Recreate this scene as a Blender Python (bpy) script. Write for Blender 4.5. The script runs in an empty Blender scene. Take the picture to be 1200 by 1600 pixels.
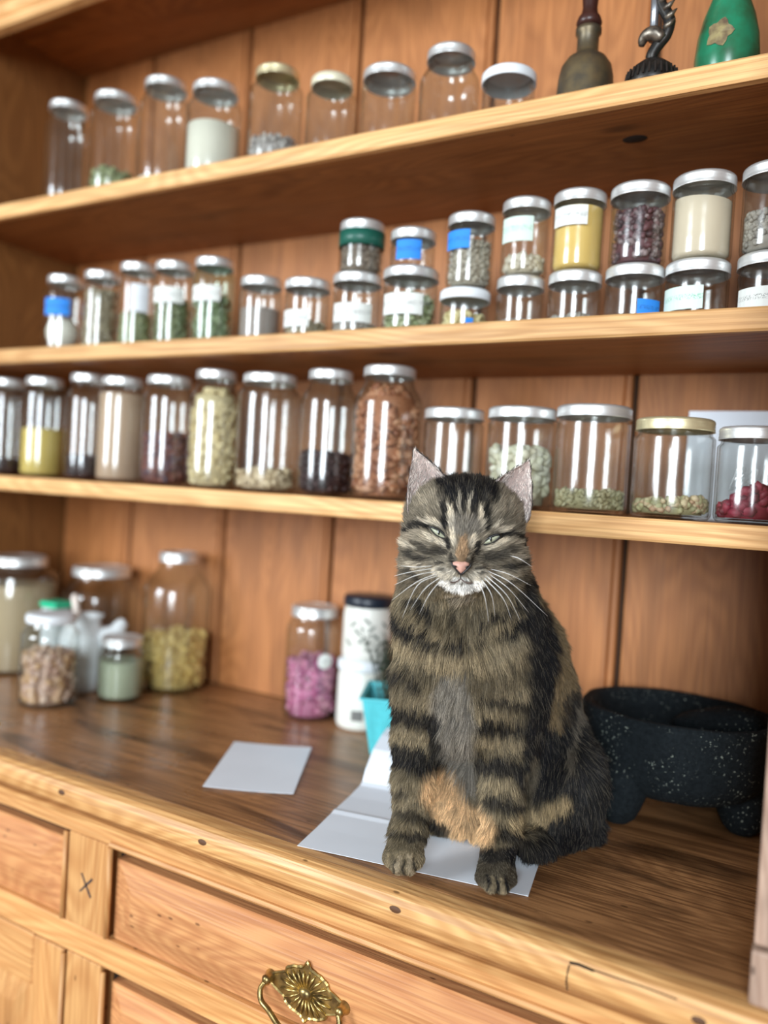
import bpy, bmesh, math, random
import numpy as np
from mathutils import Vector, Matrix
random.seed(7)
RNG = np.random.default_rng(7)
S = bpy.context.scene
COL = S.collection
PI = math.pi

# ------------------------------------------------------------------ camera
CAM = Vector((0.0, 0.0, 1.224))
FPX = 1250.0
AX = Vector((0.86765812, -0.06428558, 0.49298757))
AY = Vector((0.4935428, -0.0080444, -0.86968431))
AZ = Vector((0.05987395, 0.99789912, 0.0247479))
cd = bpy.data.cameras.new('camera')
cam = bpy.data.objects.new('camera', cd)
COL.objects.link(cam)
cam.matrix_world = Matrix.Translation(CAM) @ Matrix((AX, AY, AZ)).to_4x4()
cd.sensor_fit = 'VERTICAL'
cd.sensor_height = 36.0
cd.lens = 36.0 * FPX / 1600.0
cd.clip_start = 0.02
cd.dof.use_dof = True
cd.dof.focus_distance = 0.80
cd.dof.aperture_fstop = 1.7
S.camera = cam

# ------------------------------------------------------------------ world, lights, exposure
S.view_settings.view_transform = 'Standard'
S.view_settings.look = 'None'
S.view_settings.gamma = 1.0
S.view_settings.use_curve_mapping = False
S.view_settings.exposure = 0.12
S.cycles.transparent_max_bounces = 32
S.cycles.max_bounces = 10
S.cycles.sample_clamp_indirect = 4.0
W = bpy.data.worlds.new('world'); S.world = W
W.use_nodes = True
bg = W.node_tree.nodes['Background']
bg.inputs[0].default_value = (1.0, 0.93, 0.86, 1)
bg.inputs[1].default_value = 0.20

def area(name, loc, target, sx, sy, power, col):
    l = bpy.data.lights.new(name, 'AREA'); l.shape = 'RECTANGLE'; l.size = sx; l.size_y = sy
    l.energy = power; l.color = col
    o = bpy.data.objects.new(name, l); COL.objects.link(o)
    o.location = loc
    o.rotation_euler = (Vector(target) - Vector(loc)).to_track_quat('-Z', 'Y').to_euler()
    return o
area('window_daylight', (0.62, -2.3, 1.70), (-0.5, 0.9, 1.2), 0.85, 1.5, 108, (0.84, 0.93, 1.0))
area('side_window_daylight', (-2.1, -1.7, 1.75), (-0.6, 0.9, 1.1), 0.9, 1.4, 84, (0.86, 0.94, 1.0))

# ------------------------------------------------------------------ helpers
def link(name, me, mat=None, parent=None, loc=None):
    o = bpy.data.objects.new(name, me); COL.objects.link(o)
    if mat is not None:
        for m in (mat if isinstance(mat, (list, tuple)) else [mat]): me.materials.append(m)
    if parent is not None: o.parent = parent
    if loc is not None: o.location = loc
    return o
def mesh_np(name, V, F, smooth=True):
    me = bpy.data.meshes.new(name)
    me.from_pydata([tuple(map(float, v)) for v in V], [], [tuple(map(int, f)) for f in F])
    me.update()
    if smooth:
        me.polygons.foreach_set('use_smooth', [True] * len(me.polygons))
    return me
def bm_obj(name, bm, mat, parent=None, loc=None, smooth=False):
    bmesh.ops.recalc_face_normals(bm, faces=bm.faces)
    me = bpy.data.meshes.new(name); bm.to_mesh(me); bm.free()
    if smooth: me.polygons.foreach_set('use_smooth', [True] * len(me.polygons))
    return link(name, me, mat, parent, loc)
def world_loc(o):
    v = Vector((0, 0, 0))
    while o is not None:
        v += o.location; o = o.parent
    return v
def tag(o, label=None, cat=None, group=None, kind=None):
    if label: o['label'] = label
    if cat: o['category'] = cat
    if group: o['group'] = group
    if kind: o['kind'] = kind
    return o
def thing(name, label, cat, loc=(0, 0, 0), group=None, rz=0):
    o = bpy.data.objects.new(name, None); COL.objects.link(o)
    o.location = loc; o.rotation_euler = (0, 0, rz); o.empty_display_size = 0.02
    return tag(o, label, cat, group)
def add_box(bm, x0, x1, y0, y1, z0, z1, bev=0.0, seg=1):
    r = bmesh.ops.create_cube(bm, size=1.0)
    vs = r['verts']
    for v in vs:
        v.co = Vector(((x0 + x1) / 2 + v.co.x * (x1 - x0), (y0 + y1) / 2 + v.co.y * (y1 - y0), (z0 + z1) / 2 + v.co.z * (z1 - z0)))
    if bev > 0:
        es = list({e for v in vs for e in v.link_edges})
        bmesh.ops.bevel(bm, geom=es, offset=bev, segments=seg, affect='EDGES', profile=0.5)
    return vs
def box(name, x0, x1, y0, y1, z0, z1, mat, parent, bev=0.0, seg=1):
    c = Vector(((x0 + x1) / 2, (y0 + y1) / 2, (z0 + z1) / 2))
    bm = bmesh.new(); add_box(bm, x0 - c.x, x1 - c.x, y0 - c.y, y1 - c.y, z0 - c.z, z1 - c.z, bev, seg)
    return bm_obj(name, bm, mat, parent, c - (world_loc(parent) if parent else Vector((0, 0, 0))))
def lathe(profile, n=32, mod=None):
    V = []; F = []
    m = len(profile)
    for i in range(n):
        a = 2 * PI * i / n; ca, sa = math.cos(a), math.sin(a)
        for (r, z) in profile:
            k = mod(a, r, z) if mod else 1.0
            V.append((r * k * ca, r * k * sa, z))
    for i in range(n):
        j = (i + 1) % n
        for k in range(m - 1):
            F.append((i * m + k, j * m + k, j * m + k + 1, i * m + k + 1))
    return V, F
def lathe_obj(name, profile, mat, parent=None, loc=None, n=32, mod=None, smooth=True):
    V, F = lathe(profile, n, mod)
    bm = bmesh.new()
    vs = [bm.verts.new(v) for v in V]
    for f in F:
        try: bm.faces.new([vs[i] for i in f])
        except ValueError: pass
    bmesh.ops.remove_doubles(bm, verts=bm.verts, dist=1e-6)
    return bm_obj(name, bm, mat, parent, loc, smooth)
def tube(pts, rad, n=6):
    """tapered tube along points; rad number or list"""
    pts = [Vector(p) for p in pts]; m = len(pts)
    if not isinstance(rad, (list, tuple)): rad = [rad] * m
    V = []; F = []
    t0 = (pts[1] - pts[0]).normalized()
    up = Vector((0, 0, 1)) if abs(t0.z) < 0.9 else Vector((1, 0, 0))
    a = t0.cross(up).normalized()
    for i, p in enumerate(pts):
        t = (pts[min(i + 1, m - 1)] - pts[max(i - 1, 0)]).normalized()
        a = (a - t * a.dot(t)).normalized(); b = t.cross(a)
        for k in range(n):
            an = 2 * PI * k / n
            V.append(p + (a * math.cos(an) + b * math.sin(an)) * rad[i])
    for i in range(m - 1):
        for k in range(n):
            F.append((i * n + k, i * n + (k + 1) % n, (i + 1) * n + (k + 1) % n, (i + 1) * n + k))
    F.append(tuple(range(n))[::-1]); F.append(tuple((m - 1) * n + k for k in range(n)))
    return V, F
def smooth_path(P, n=16):
    P = [Vector(p) for p in P]; out = []
    Q = [P[0] * 2 - P[1]] + P + [P[-1] * 2 - P[-2]]
    segs = len(P) - 1
    for s in range(segs):
        a, b, c, d = Q[s:s + 4]
        k = max(2, n // segs)
        for i in range(k):
            t = i / k
            out.append(0.5 * ((2 * b) + (c - a) * t + (2 * a - 5 * b + 4 * c - d) * t * t + (3 * b - a - 3 * c + d) * t ** 3))
    out.append(P[-1]); return out

# ------------------------------------------------------------------ materials
def new_mat(name):
    m = bpy.data.materials.new(name); m.use_nodes = True
    nt = m.node_tree; b = nt.nodes['Principled BSDF']
    return m, nt, b
def nd(nt, t, **kw):
    n = nt.nodes.new(t)
    for k, v in kw.items():
        if k.startswith('i_'): n.inputs[k[2:]].default_value = v
        else: setattr(n, k, v)
    return n
def ramp(nt, stops, fac=None):
    r = nt.nodes.new('ShaderNodeValToRGB'); e = r.color_ramp.elements
    while len(e) < len(stops): e.new(0.5)
    for i, (p, c) in enumerate(stops):
        e[i].position = p; e[i].color = (*c, 1) if len(c) == 3 else c
    if fac is not None: nt.links.new(fac, r.inputs[0])
    return r
def mix(nt, a, b, fac, mode='MIX'):
    m = nt.nodes.new('ShaderNodeMix'); m.data_type = 'RGBA'; m.blend_type = mode
    for s, v in ((m.inputs[6], a), (m.inputs[7], b), (m.inputs[0], fac)):
        if hasattr(v, 'is_linked') or hasattr(v, 'links'): nt.links.new(v, s)
        else: s.default_value = (*v, 1) if isinstance(v, tuple) and len(v) == 3 else v
    return m.outputs[2]
def wood(name, light, dark, axis, rough=0.45, knots=0.35, streak=0.5, var=0.25, fine=0.5, blotch=0.0, spec=0.4, wear=0.0):
    m, nt, b = new_mat(name); L = nt.links.new
    fine = min(fine, 1.6)
    tc = nd(nt, 'ShaderNodeTexCoord'); oi = nd(nt, 'ShaderNodeObjectInfo')
    off = nd(nt, 'ShaderNodeVectorMath', operation='SCALE'); off.inputs[0].default_value = (7.3, 5.1, 9.7)
    L(oi.outputs['Random'], off.inputs['Scale'])
    ad = nd(nt, 'ShaderNodeVectorMath', operation='ADD'); L(tc.outputs['Object'], ad.inputs[0]); L(off.outputs[0], ad.inputs[1])
    def mp(al, ac):
        s = [ac, ac, ac]; s['xyz'.index(axis)] = al
        v = nd(nt, 'ShaderNodeVectorMath', operation='MULTIPLY'); L(ad.outputs[0], v.inputs[0]); v.inputs[1].default_value = s
        return v.outputs[0]
    # knots: sparse voronoi cells, also bend the grain round them
    vk = nd(nt, 'ShaderNodeTexVoronoi', i_Scale=1.0); L(mp(3.0, 7.0), vk.inputs['Vector'])
    kn = ramp(nt, [(0.0, (1, 1, 1)), (0.055, (0.8, 0.8, 0.8)), (0.10, (0.12, 0.12, 0.12)), (0.22, (0, 0, 0))], vk.outputs['Distance'])
    n1 = nd(nt, 'ShaderNodeTexNoise', i_Scale=1.0, i_Detail=4.0, i_Distortion=0.6); L(mp(1.6, 22.0), n1.inputs['Vector'])
    # ring lines
    ng = nd(nt, 'ShaderNodeTexNoise', i_Scale=1.0, i_Detail=2.0); L(mp(1.1, 6.0), ng.inputs['Vector'])
    mm = nd(nt, 'ShaderNodeMath', operation='MULTIPLY_ADD'); L(ng.outputs[0], mm.inputs[0]); mm.inputs[1].default_value = 260.0
    km = nd(nt, 'ShaderNodeMath', operation='MULTIPLY'); L(vk.outputs['Distance'], km.inputs[0]); km.inputs[1].default_value = 14.0
    L(km.outputs[0], mm.inputs[2])
    sn = nd(nt, 'ShaderNodeMath', operation='SINE'); L(mm.outputs[0], sn.inputs[0])
    rg = ramp(nt, [(0.0, (0, 0, 0)), (1.0, (1, 1, 1))]); 
    ma = nd(nt, 'ShaderNodeMath', operation='MULTIPLY_ADD'); L(sn.outputs[0], ma.inputs[0]); ma.inputs[1].default_value = 0.5; ma.inputs[2].default_value = 0.5
    L(ma.outputs[0], rg.inputs[0])
    nf = nd(nt, 'ShaderNodeTexNoise', i_Scale=1.0, i_Detail=3.0); L(mp(7.0, 330.0), nf.inputs['Vector'])
    rf = ramp(nt, [(0.44, (0, 0, 0)), (0.60, (1, 1, 1))], nf.outputs[0])
    f1 = ramp(nt, [(0.25, (0, 0, 0)), (0.85, (1, 1, 1))], n1.outputs[0])
    mid = tuple(0.5 * (a + c) for a, c in zip(light, dark))
    c = mix(nt, light, mid, f1.outputs[0])
    mr = nd(nt, 'ShaderNodeMath', operation='MULTIPLY'); L(rg.outputs[0], mr.inputs[0]); mr.inputs[1].default_value = streak
    c = mix(nt, c, dark, mr.outputs[0])
    mf = nd(nt, 'ShaderNodeMath', operation='MULTIPLY'); L(rf.outputs[0], mf.inputs[0]); mf.inputs[1].default_value = fine * 0.6
    c = mix(nt, c, tuple(v * 0.75 for v in dark), mf.outputs[0])
    if blotch > 0:
        nb = nd(nt, 'ShaderNodeTexNoise', i_Scale=1.0, i_Detail=5.0, i_Distortion=0.8); L(mp(4.0, 17.0), nb.inputs['Vector'])
        rb = ramp(nt, [(0.53, (0, 0, 0)), (0.66, (1, 1, 1))], nb.outputs[0])
        mb = nd(nt, 'ShaderNodeMath', operation='MULTIPLY'); L(rb.outputs[0], mb.inputs[0]); mb.inputs[1].default_value = blotch
        c = mix(nt, c, tuple(v * 0.28 for v in dark), mb.outputs[0])
    if wear > 0:
        nw = nd(nt, 'ShaderNodeTexNoise', i_Scale=1.0, i_Detail=6.0, i_Roughness=0.7); L(mp(14.0, 300.0), nw.inputs['Vector'])
        rw = ramp(nt, [(0.58, (0, 0, 0)), (0.72, (1, 1, 1))], nw.outputs[0])
        mw = nd(nt, 'ShaderNodeMath', operation='MULTIPLY'); L(rw.outputs[0], mw.inputs[0]); mw.inputs[1].default_value = wear
        c = mix(nt, c, tuple(min(1, v * 1.5) for v in light), mw.outputs[0])
    nk = nd(nt, 'ShaderNodeTexVoronoi', i_Scale=1.0); L(mp(34.0, 85.0), nk.inputs['Vector'])
    rk = ramp(nt, [(0.0, (1, 1, 1)), (0.09, (1, 1, 1)), (0.15, (0, 0, 0))], nk.outputs['Distance'])
    sk = nd(nt, 'ShaderNodeSeparateColor'); L(nk.outputs['Color'], sk.inputs[0])
    gk = nd(nt, 'ShaderNodeMath', operation='GREATER_THAN'); L(sk.outputs[1], gk.inputs[0]); gk.inputs[1].default_value = 0.86
    mk3 = nd(nt, 'ShaderNodeMath', operation='MULTIPLY'); L(rk.outputs[0], mk3.inputs[0]); L(gk.outputs[0], mk3.inputs[1])
    mk4 = nd(nt, 'ShaderNodeMath', operation='MULTIPLY'); L(mk3.outputs[0], mk4.inputs[0]); mk4.inputs[1].default_value = 0.75
    c = mix(nt, c, tuple(v * 0.22 for v in dark), mk4.outputs[0])
    mk = nd(nt, 'ShaderNodeMath', operation='MULTIPLY'); L(kn.outputs[0], mk.inputs[0]); mk.inputs[1].default_value = knots
    # only some cells carry a knot
    kr = nd(nt, 'ShaderNodeSeparateColor'); L(vk.outputs['Color'], kr.inputs[0])
    gt = nd(nt, 'ShaderNodeMath', operation='GREATER_THAN'); L(kr.outputs[0], gt.inputs[0]); gt.inputs[1].default_value = 0.72
    mk2 = nd(nt, 'ShaderNodeMath', operation='MULTIPLY'); L(mk.outputs[0], mk2.inputs[0]); L(gt.outputs[0], mk2.inputs[1])
    c = mix(nt, c, (0.035, 0.014, 0.006), mk2.outputs[0])
    hs = nd(nt, 'ShaderNodeHueSaturation'); L(c, hs.inputs['Color'])
    vv = nd(nt, 'ShaderNodeMath', operation='MULTIPLY_ADD'); L(oi.outputs['Random'], vv.inputs[0]); vv.inputs[1].default_value = var; vv.inputs[2].default_value = 1 - var / 2
    L(vv.outputs[0], hs.inputs['Value']); L(hs.outputs[0], b.inputs['Base Color'])
    nr = nd(nt, 'ShaderNodeTexNoise', i_Scale=9.0, i_Detail=4.0); L(tc.outputs['Object'], nr.inputs['Vector'])
    mo = nd(nt, 'ShaderNodeMath', operation='MULTIPLY_ADD'); L(nr.outputs[0], mo.inputs[0]); mo.inputs[1].default_value = 0.35; mo.inputs[2].default_value = rough - 0.17
    L(mo.outputs[0], b.inputs['Roughness'])
    b.inputs['Specular IOR Level'].default_value = spec
    bp = nd(nt, 'ShaderNodeBump'); bp.inputs['Strength'].default_value = 0.25; bp.inputs['Distance'].default_value = 0.0006
    L(rf.outputs[0], bp.inputs['Height']); L(bp.outputs[0], b.inputs['Normal'])
    return m
PINE = dict(light=(0.66, 0.33, 0.115), dark=(0.40, 0.16, 0.045))
m_front_x = wood('pine_front', (0.76, 0.42, 0.165), (0.46, 0.185, 0.055), 'x', fine=0.7, rough=0.48, blotch=0.15)
m_front_z = wood('pine_front_upright', (0.74, 0.41, 0.16), (0.46, 0.185, 0.055), 'z', fine=0.7, rough=0.48, blotch=0.2)
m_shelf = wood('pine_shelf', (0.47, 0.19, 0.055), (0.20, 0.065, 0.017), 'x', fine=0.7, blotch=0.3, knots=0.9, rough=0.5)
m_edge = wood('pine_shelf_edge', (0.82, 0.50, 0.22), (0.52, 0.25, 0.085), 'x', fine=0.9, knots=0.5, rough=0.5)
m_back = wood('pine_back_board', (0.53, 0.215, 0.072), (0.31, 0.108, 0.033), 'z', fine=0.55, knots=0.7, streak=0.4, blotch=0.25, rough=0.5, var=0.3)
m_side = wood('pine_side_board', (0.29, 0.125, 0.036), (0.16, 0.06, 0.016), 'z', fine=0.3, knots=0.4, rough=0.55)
m_top = wood('worn_brown_top', (0.43, 0.21, 0.085), (0.165, 0.070, 0.026), 'x', rough=0.30, fine=1.3, blotch=0.8, knots=0.7, streak=0.45, spec=0.5, wear=0.35)
m_drawer = wood('orange_pine_drawer', (0.74, 0.37, 0.15), (0.46, 0.17, 0.065), 'x', fine=0.75, knots=0.5, rough=0.45, blotch=0.12)
m_nose = wood('pine_nosing', (0.80, 0.46, 0.185), (0.48, 0.21, 0.065), 'x', fine=1.0, knots=0.9, rough=0.42, spec=0.5)
m_stile = wood('greyed_stile', (0.46, 0.32, 0.24), (0.27, 0.16, 0.11), 'z', fine=0.4, knots=0.6, rough=0.6, blotch=0.5)

def plain(name, col, rough=0.5, metal=0.0, noise=0.0, scale=40, bump=0.0, spec=0.5, col2=None, trans=0.0):
    m, nt, b = new_mat(name); L = nt.links.new
    b.inputs['Roughness'].default_value = rough; b.inputs['Metallic'].default_value = metal
    b.inputs['Specular IOR Level'].default_value = spec
    tc = nd(nt, 'ShaderNodeTexCoord')
    n = nd(nt, 'ShaderNodeTexNoise', i_Scale=float(scale), i_Detail=4.0); L(tc.outputs['Object'], n.inputs['Vector'])
    c2 = col2 or tuple(v * (1 - noise) for v in col)
    r = ramp(nt, [(0.35, col), (0.65, c2)], n.outputs[0]); L(r.outputs[0], b.inputs['Base Color'])
    if bump:
        bp = nd(nt, 'ShaderNodeBump'); bp.inputs['Strength'].default_value = 0.5; bp.inputs['Distance'].default_value = bump
        L(n.outputs[0], bp.inputs['Height']); L(bp.outputs[0], b.inputs['Normal'])
    return m
def glass_mat(name, tint, edge):
    m, nt, b = new_mat(name); L = nt.links.new
    nt.nodes.remove(b); out = nt.nodes['Material Output']
    tc = nd(nt, 'ShaderNodeTexCoord')
    n = nd(nt, 'ShaderNodeTexNoise', i_Scale=38.0, i_Detail=1.5); L(tc.outputs['Object'], n.inputs['Vector'])
    bp = nd(nt, 'ShaderNodeBump'); bp.inputs['Strength'].default_value = 0.35; bp.inputs['Distance'].default_value = 0.0012
    L(n.outputs[0], bp.inputs['Height'])
    lw = nd(nt, 'ShaderNodeLayerWeight'); lw.inputs[0].default_value = 0.35
    r = ramp(nt, [(0.0, tint), (0.55, tint), (0.97, edge)], lw.outputs['Facing'])
    tr = nd(nt, 'ShaderNodeBsdfTransparent'); L(r.outputs[0], tr.inputs[0])
    gl = nd(nt, 'ShaderNodeBsdfGlossy'); gl.inputs['Roughness'].default_value = 0.15; L(bp.outputs[0], gl.inputs['Normal'])
    l2 = nd(nt, 'ShaderNodeLayerWeight'); l2.inputs[0].default_value = 0.5; L(bp.outputs[0], l2.inputs['Normal'])
    pw = nd(nt, 'ShaderNodeMath', operation='POWER'); L(l2.outputs['Facing'], pw.inputs[0]); pw.inputs[1].default_value = 5.0
    fr = nd(nt, 'ShaderNodeMath', operation='MULTIPLY_ADD'); L(pw.outputs[0], fr.inputs[0]); fr.inputs[1].default_value = 0.80; fr.inputs[2].default_value = 0.062
    ms = nd(nt, 'ShaderNodeMixShader'); L(fr.outputs[0], ms.inputs[0]); L(tr.outputs[0], ms.inputs[1]); L(gl.outputs[0], ms.inputs[2])
    L(ms.outputs[0], out.inputs[0])
    return m
m_glass = glass_mat('clear_glass', (0.955, 0.965, 0.96), (0.60, 0.63, 0.60))
m_glass_green = glass_mat('green_glass', (0.90, 0.95, 0.92), (0.42, 0.55, 0.47))
m_zinc = plain('silver_lid_metal', (0.84, 0.85, 0.84), 0.38, 0.70, 0.08, 60)
m_gold = plain('gold_lid_metal', (0.90, 0.80, 0.50), 0.36, 0.7, 0.12, 60)
m_white_lid = plain('white_plastic', (0.80, 0.84, 0.87), 0.4, 0, 0.04)
m_cream_lid = plain('cream_enamel_lid', (0.78, 0.74, 0.55), 0.4, 0.2, 0.06)
m_black_lid = plain('black_lid', (0.012, 0.018, 0.03), 0.35)
m_blue_tape = plain('blue_tape', (0.02, 0.25, 0.78), 0.6, 0, 0.15, 200)
m_ink = plain('dark_ink', (0.02, 0.02, 0.03), 0.7)
m_crack = plain('dark_crack', (0.012, 0.006, 0.003), 0.9)
m_brass = plain('aged_brass', (0.62, 0.45, 0.17), 0.33, 0.95, 0.0, 90, 0.0006, col2=(0.20, 0.14, 0.06))
m_paper = plain('white_paper', (0.84, 0.89, 0.96), 0.75, 0, 0.04, 12, 0.0008)

def label_mat(name, base, ink, amount):
    m, nt, b = new_mat(name); L = nt.links.new
    tc = nd(nt, 'ShaderNodeTexCoord')
    mpn = nd(nt, 'ShaderNodeVectorMath', operation='MULTIPLY'); L(tc.outputs['Generated'], mpn.inputs[0]); mpn.inputs[1].default_value = (9, 9, 4)
    n = nd(nt, 'ShaderNodeTexNoise', i_Scale=2.0, i_Detail=2.0, i_Distortion=2.5); L(mpn.outputs[0], n.inputs['Vector'])
    r = ramp(nt, [(0.53, (0, 0, 0)), (0.57, (1, 1, 1))], n.outputs[0])
    sp = nd(nt, 'ShaderNodeSeparateXYZ'); L(tc.outputs['Generated'], sp.inputs[0])
    rz = ramp(nt, [(0.0, (0, 0, 0)), (0.38, (0, 0, 0)), (0.42, (1, 1, 1)), (0.62, (1, 1, 1)), (0.66, (0, 0, 0))], sp.outputs[2])
    mu = nd(nt, 'ShaderNodeMath', operation='MULTIPLY'); L(r.outputs[0], mu.inputs[0]); L(rz.outputs[0], mu.inputs[1])
    m2 = nd(nt, 'ShaderNodeMath', operation='MULTIPLY'); L(mu.outputs[0], m2.inputs[0]); m2.inputs[1].default_value = amount
    c = mix(nt, base, ink, m2.outputs[0]); L(c, b.inputs['Base Color']); b.inputs['Roughness'].default_value = 0.7
    return m
LM = {'w': label_mat('white_paper_label', (0.74, 0.76, 0.72), (0.05, 0.05, 0.06), 0.7),
      'g': label_mat('pale_green_label', (0.60, 0.72, 0.64), (0.10, 0.38, 0.25), 0.8),
      'b': label_mat('blue_tape_label', (0.02, 0.24, 0.76), (0.01, 0.04, 0.2), 0.8),
      'p': label_mat('plain_white_label', (0.76, 0.80, 0.84), (0.5, 0.5, 0.55), 0.3)}
_cm = {}
def content_mat(cols, rough=0.6):
    key = (cols, rough)
    if key in _cm: return _cm[key]
    m, nt, b = new_mat('jar_contents'); L = nt.links.new
    at = nd(nt, 'ShaderNodeAttribute'); at.attribute_name = 'tint'
    tc = nd(nt, 'ShaderNodeTexCoord')
    n = nd(nt, 'ShaderNodeTexNoise', i_Scale=260.0, i_Detail=2.0); L(tc.outputs['Object'], n.inputs['Vector'])
    ma = nd(nt, 'ShaderNodeMath', operation='MULTIPLY_ADD'); L(n.outputs[0], ma.inputs[0]); ma.inputs[1].default_value = 0.5; ma.inputs[2].default_value = -0.25
    ad = nd(nt, 'ShaderNodeMath', operation='ADD'); L(at.outputs['Fac'], ad.inputs[0]); L(ma.outputs[0], ad.inputs[1])
    k = len(cols)
    r = ramp(nt, [(i / max(1, k - 1), c) for i, c in enumerate(cols)], ad.outputs[0])
    L(r.outputs[0], b.inputs['Base Color']); b.inputs['Roughness'].default_value = rough
    _cm[key] = m; return m
# ------------------------------------------------------------------ room shell
m_floor = wood('floor_boards', (0.30, 0.17, 0.08), (0.16, 0.08, 0.035), 'x', rough=0.45)
m_wall = plain('cream_plaster', (0.62, 0.56, 0.47), 0.85, 0, 0.06, 6, 0.001)
tag(box('floor', -3.2, 2.0, -1.4, 1.25, -0.05, 0.0, m_floor, None), kind='structure')
tag(box('wall_back', -3.2, 2.0, 1.19, 1.29, 0.0, 2.6, m_wall, None), kind='structure')

# ------------------------------------------------------------------ dresser base
XL, XR, YB, YF, YS = -1.425, -0.035, 1.140, 0.680, 0.873
CT = 0.850
ZA, ZB, ZC = 1.682, 1.431, 1.213
base = thing('dresser_base', 'honey pine dresser base with brown worn counter, carved drawers and brass pull', 'dresser', (-0.73, 0.92, 0))
BX0, BX1 = -1.47, 0.02
# counter slab with rounded nosing (brown top, honey front edge)
def slab_profile():
    pr = [(YB + 0.02, CT - 0.034), (0.667, CT - 0.034)]
    for k in range(7):
        a = -PI / 2 + k * PI / 2 / 6
        pr.append((0.667 - 0.006 - 0.006 * math.sin(a + PI / 2) * 0 - 0.004 * math.cos(a), CT - 0.030 + 0.004 * math.sin(a)))
    for k in range(7):
        a = k * PI / 2 / 6
        pr.append((0.669 - 0.012 * math.cos(a) + 0.0, CT - 0.012 + 0.012 * math.sin(a)))
    return pr
def extrude_x(name, prof, x0, x1, mat, parent, yz=True, smooth=False, nseg=1):
    c = Vector(((x0 + x1) / 2, sum(p[0] for p in prof) / len(prof), sum(p[1] for p in prof) / len(prof)))
    bm = bmesh.new(); rings = []
    for i in range(nseg + 1):
        x = x0 + (x1 - x0) * i / nseg
        rings.append([bm.verts.new((x - c.x, p[0] - c.y, p[1] - c.z)) for p in prof])
    m = len(prof)
    for i in range(nseg):
        for k in range(m):
            bm.faces.new((rings[i][k], rings[i][(k + 1) % m], rings[i + 1][(k + 1) % m], rings[i + 1][k]))
    bm.faces.new(rings[0][::-1]); bm.faces.new(rings[-1])
    return bm_obj(name, bm, mat, parent, c - (world_loc(parent) if parent else Vector((0, 0, 0))), smooth)
NB = 0.030   # depth of the honey coloured front strip
box('counter_top', BX0, BX1, 0.669 + NB - 0.012, YB + 0.02, CT - 0.033, CT, m_top, base, 0.0006)
extrude_x('counter_nosing', [(0.6995 - 0.013, CT - 0.034), (0.668, CT - 0.034), (0.662, CT - 0.0315), (0.6582, CT - 0.027), (0.6565, CT - 0.018),
                             (0.6575, CT - 0.010), (0.661, CT - 0.004), (0.667, CT - 0.0006), (0.674, CT), (0.6865, CT)], BX0, BX1, m_nose, base)
# carcass behind
box('carcass', BX0 + 0.01, BX1 - 0.01, 0.71, YB + 0.01, 0.08, CT - 0.035, m_side, base, 0.002)
# front frame
box('gap_shade_board', BX0 + 0.012, BX1 - 0.012, 0.7035, 0.7095, 0.10, CT - 0.05, plain('painted_gap_shade', (0.022, 0.011, 0.006), 0.95), base)  # added sheet, its near-black colour stands in for shade in the drawer gaps
Z_R1, Z_D0, Z_D1, Z_R2 = 0.778, 0.776, 0.664, 0.628
box('top_rail', BX0 + 0.01, -0.128, YF, 0.703, Z_R1, CT - 0.0345, m_front_x, base, 0.0015)
extrude_x('rail_bead', [(YF + 0.002, Z_R1 - 0.001), (YF - 0.003, Z_R1), (YF - 0.005, Z_R1 + 0.003), (YF - 0.003, Z_R1 + 0.006), (YF + 0.002, Z_R1 + 0.007)], -0.735, -0.130, m_front_x, base, smooth=False)
extrude_x('cove_moulding', [(YF + 0.002, CT - 0.0375), (YF - 0.017, CT - 0.0375), (YF - 0.020, CT - 0.0390), (YF - 0.0195, CT - 0.0425), (YF - 0.012, CT - 0.0445), (YF - 0.006, CT - 0.048), (YF - 0.004, CT - 0.052), (YF + 0.002, CT - 0.053)], BX0 + 0.005, BX1 - 0.005, m_nose, base)
box('middle_rail', BX0 + 0.01, -0.128, YF, 0.703, Z_R2, Z_D1, m_front_x, base, 0.0015)
box('centre_stile', -0.8094, -0.7406, YF, 0.703, Z_D1 + 0.0005, Z_R1 - 0.0005, m_front_z, base, 0.001)
box('lower_stile', -0.8035, -0.7425, YF, 0.703, 0.16, Z_R2 - 0.0005, m_front_z, base, 0.001)
box('right_post', -0.1275, -0.012, YF - 0.001, 0.703, 0.08, CT - 0.054, m_front_z, base, 0.0015)
box('plinth', BX0 + 0.01, -0.128, YF - 0.004, 0.703, 0.08, 0.158, m_front_x, base, 0.003)
for x in (BX0 + 0.06, -0.06):
    lathe_obj('bun_foot', [(0.0, 0.0), (0.028, 0.0), (0.042, 0.02), (0.045, 0.04), (0.036, 0.066), (0.026, 0.08), (0.0, 0.08)], m_front_z, base, Vector((x, 0.735, 0)) - base.location, 24)
for x in (-0.8145, -0.7355):
    V, F = tube([(0, 0, -0.055), (0, 0, 0.055)], 0.0034, 10)
    link('bead', mesh_np('bead', V, F), m_front_z, base, Vector((x, YF - 0.0005, (Z_D1 + Z_R1) / 2)) - base.location)
for x in (-0.8085, -0.7375):
    V, F = tube([(0, 0, -0.23), (0, 0, 0.23)], 0.0034, 10)
    link('bead', mesh_np('bead', V, F), m_front_z, base, Vector((x, YF - 0.0005, 0.393)) - base.location)
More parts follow.
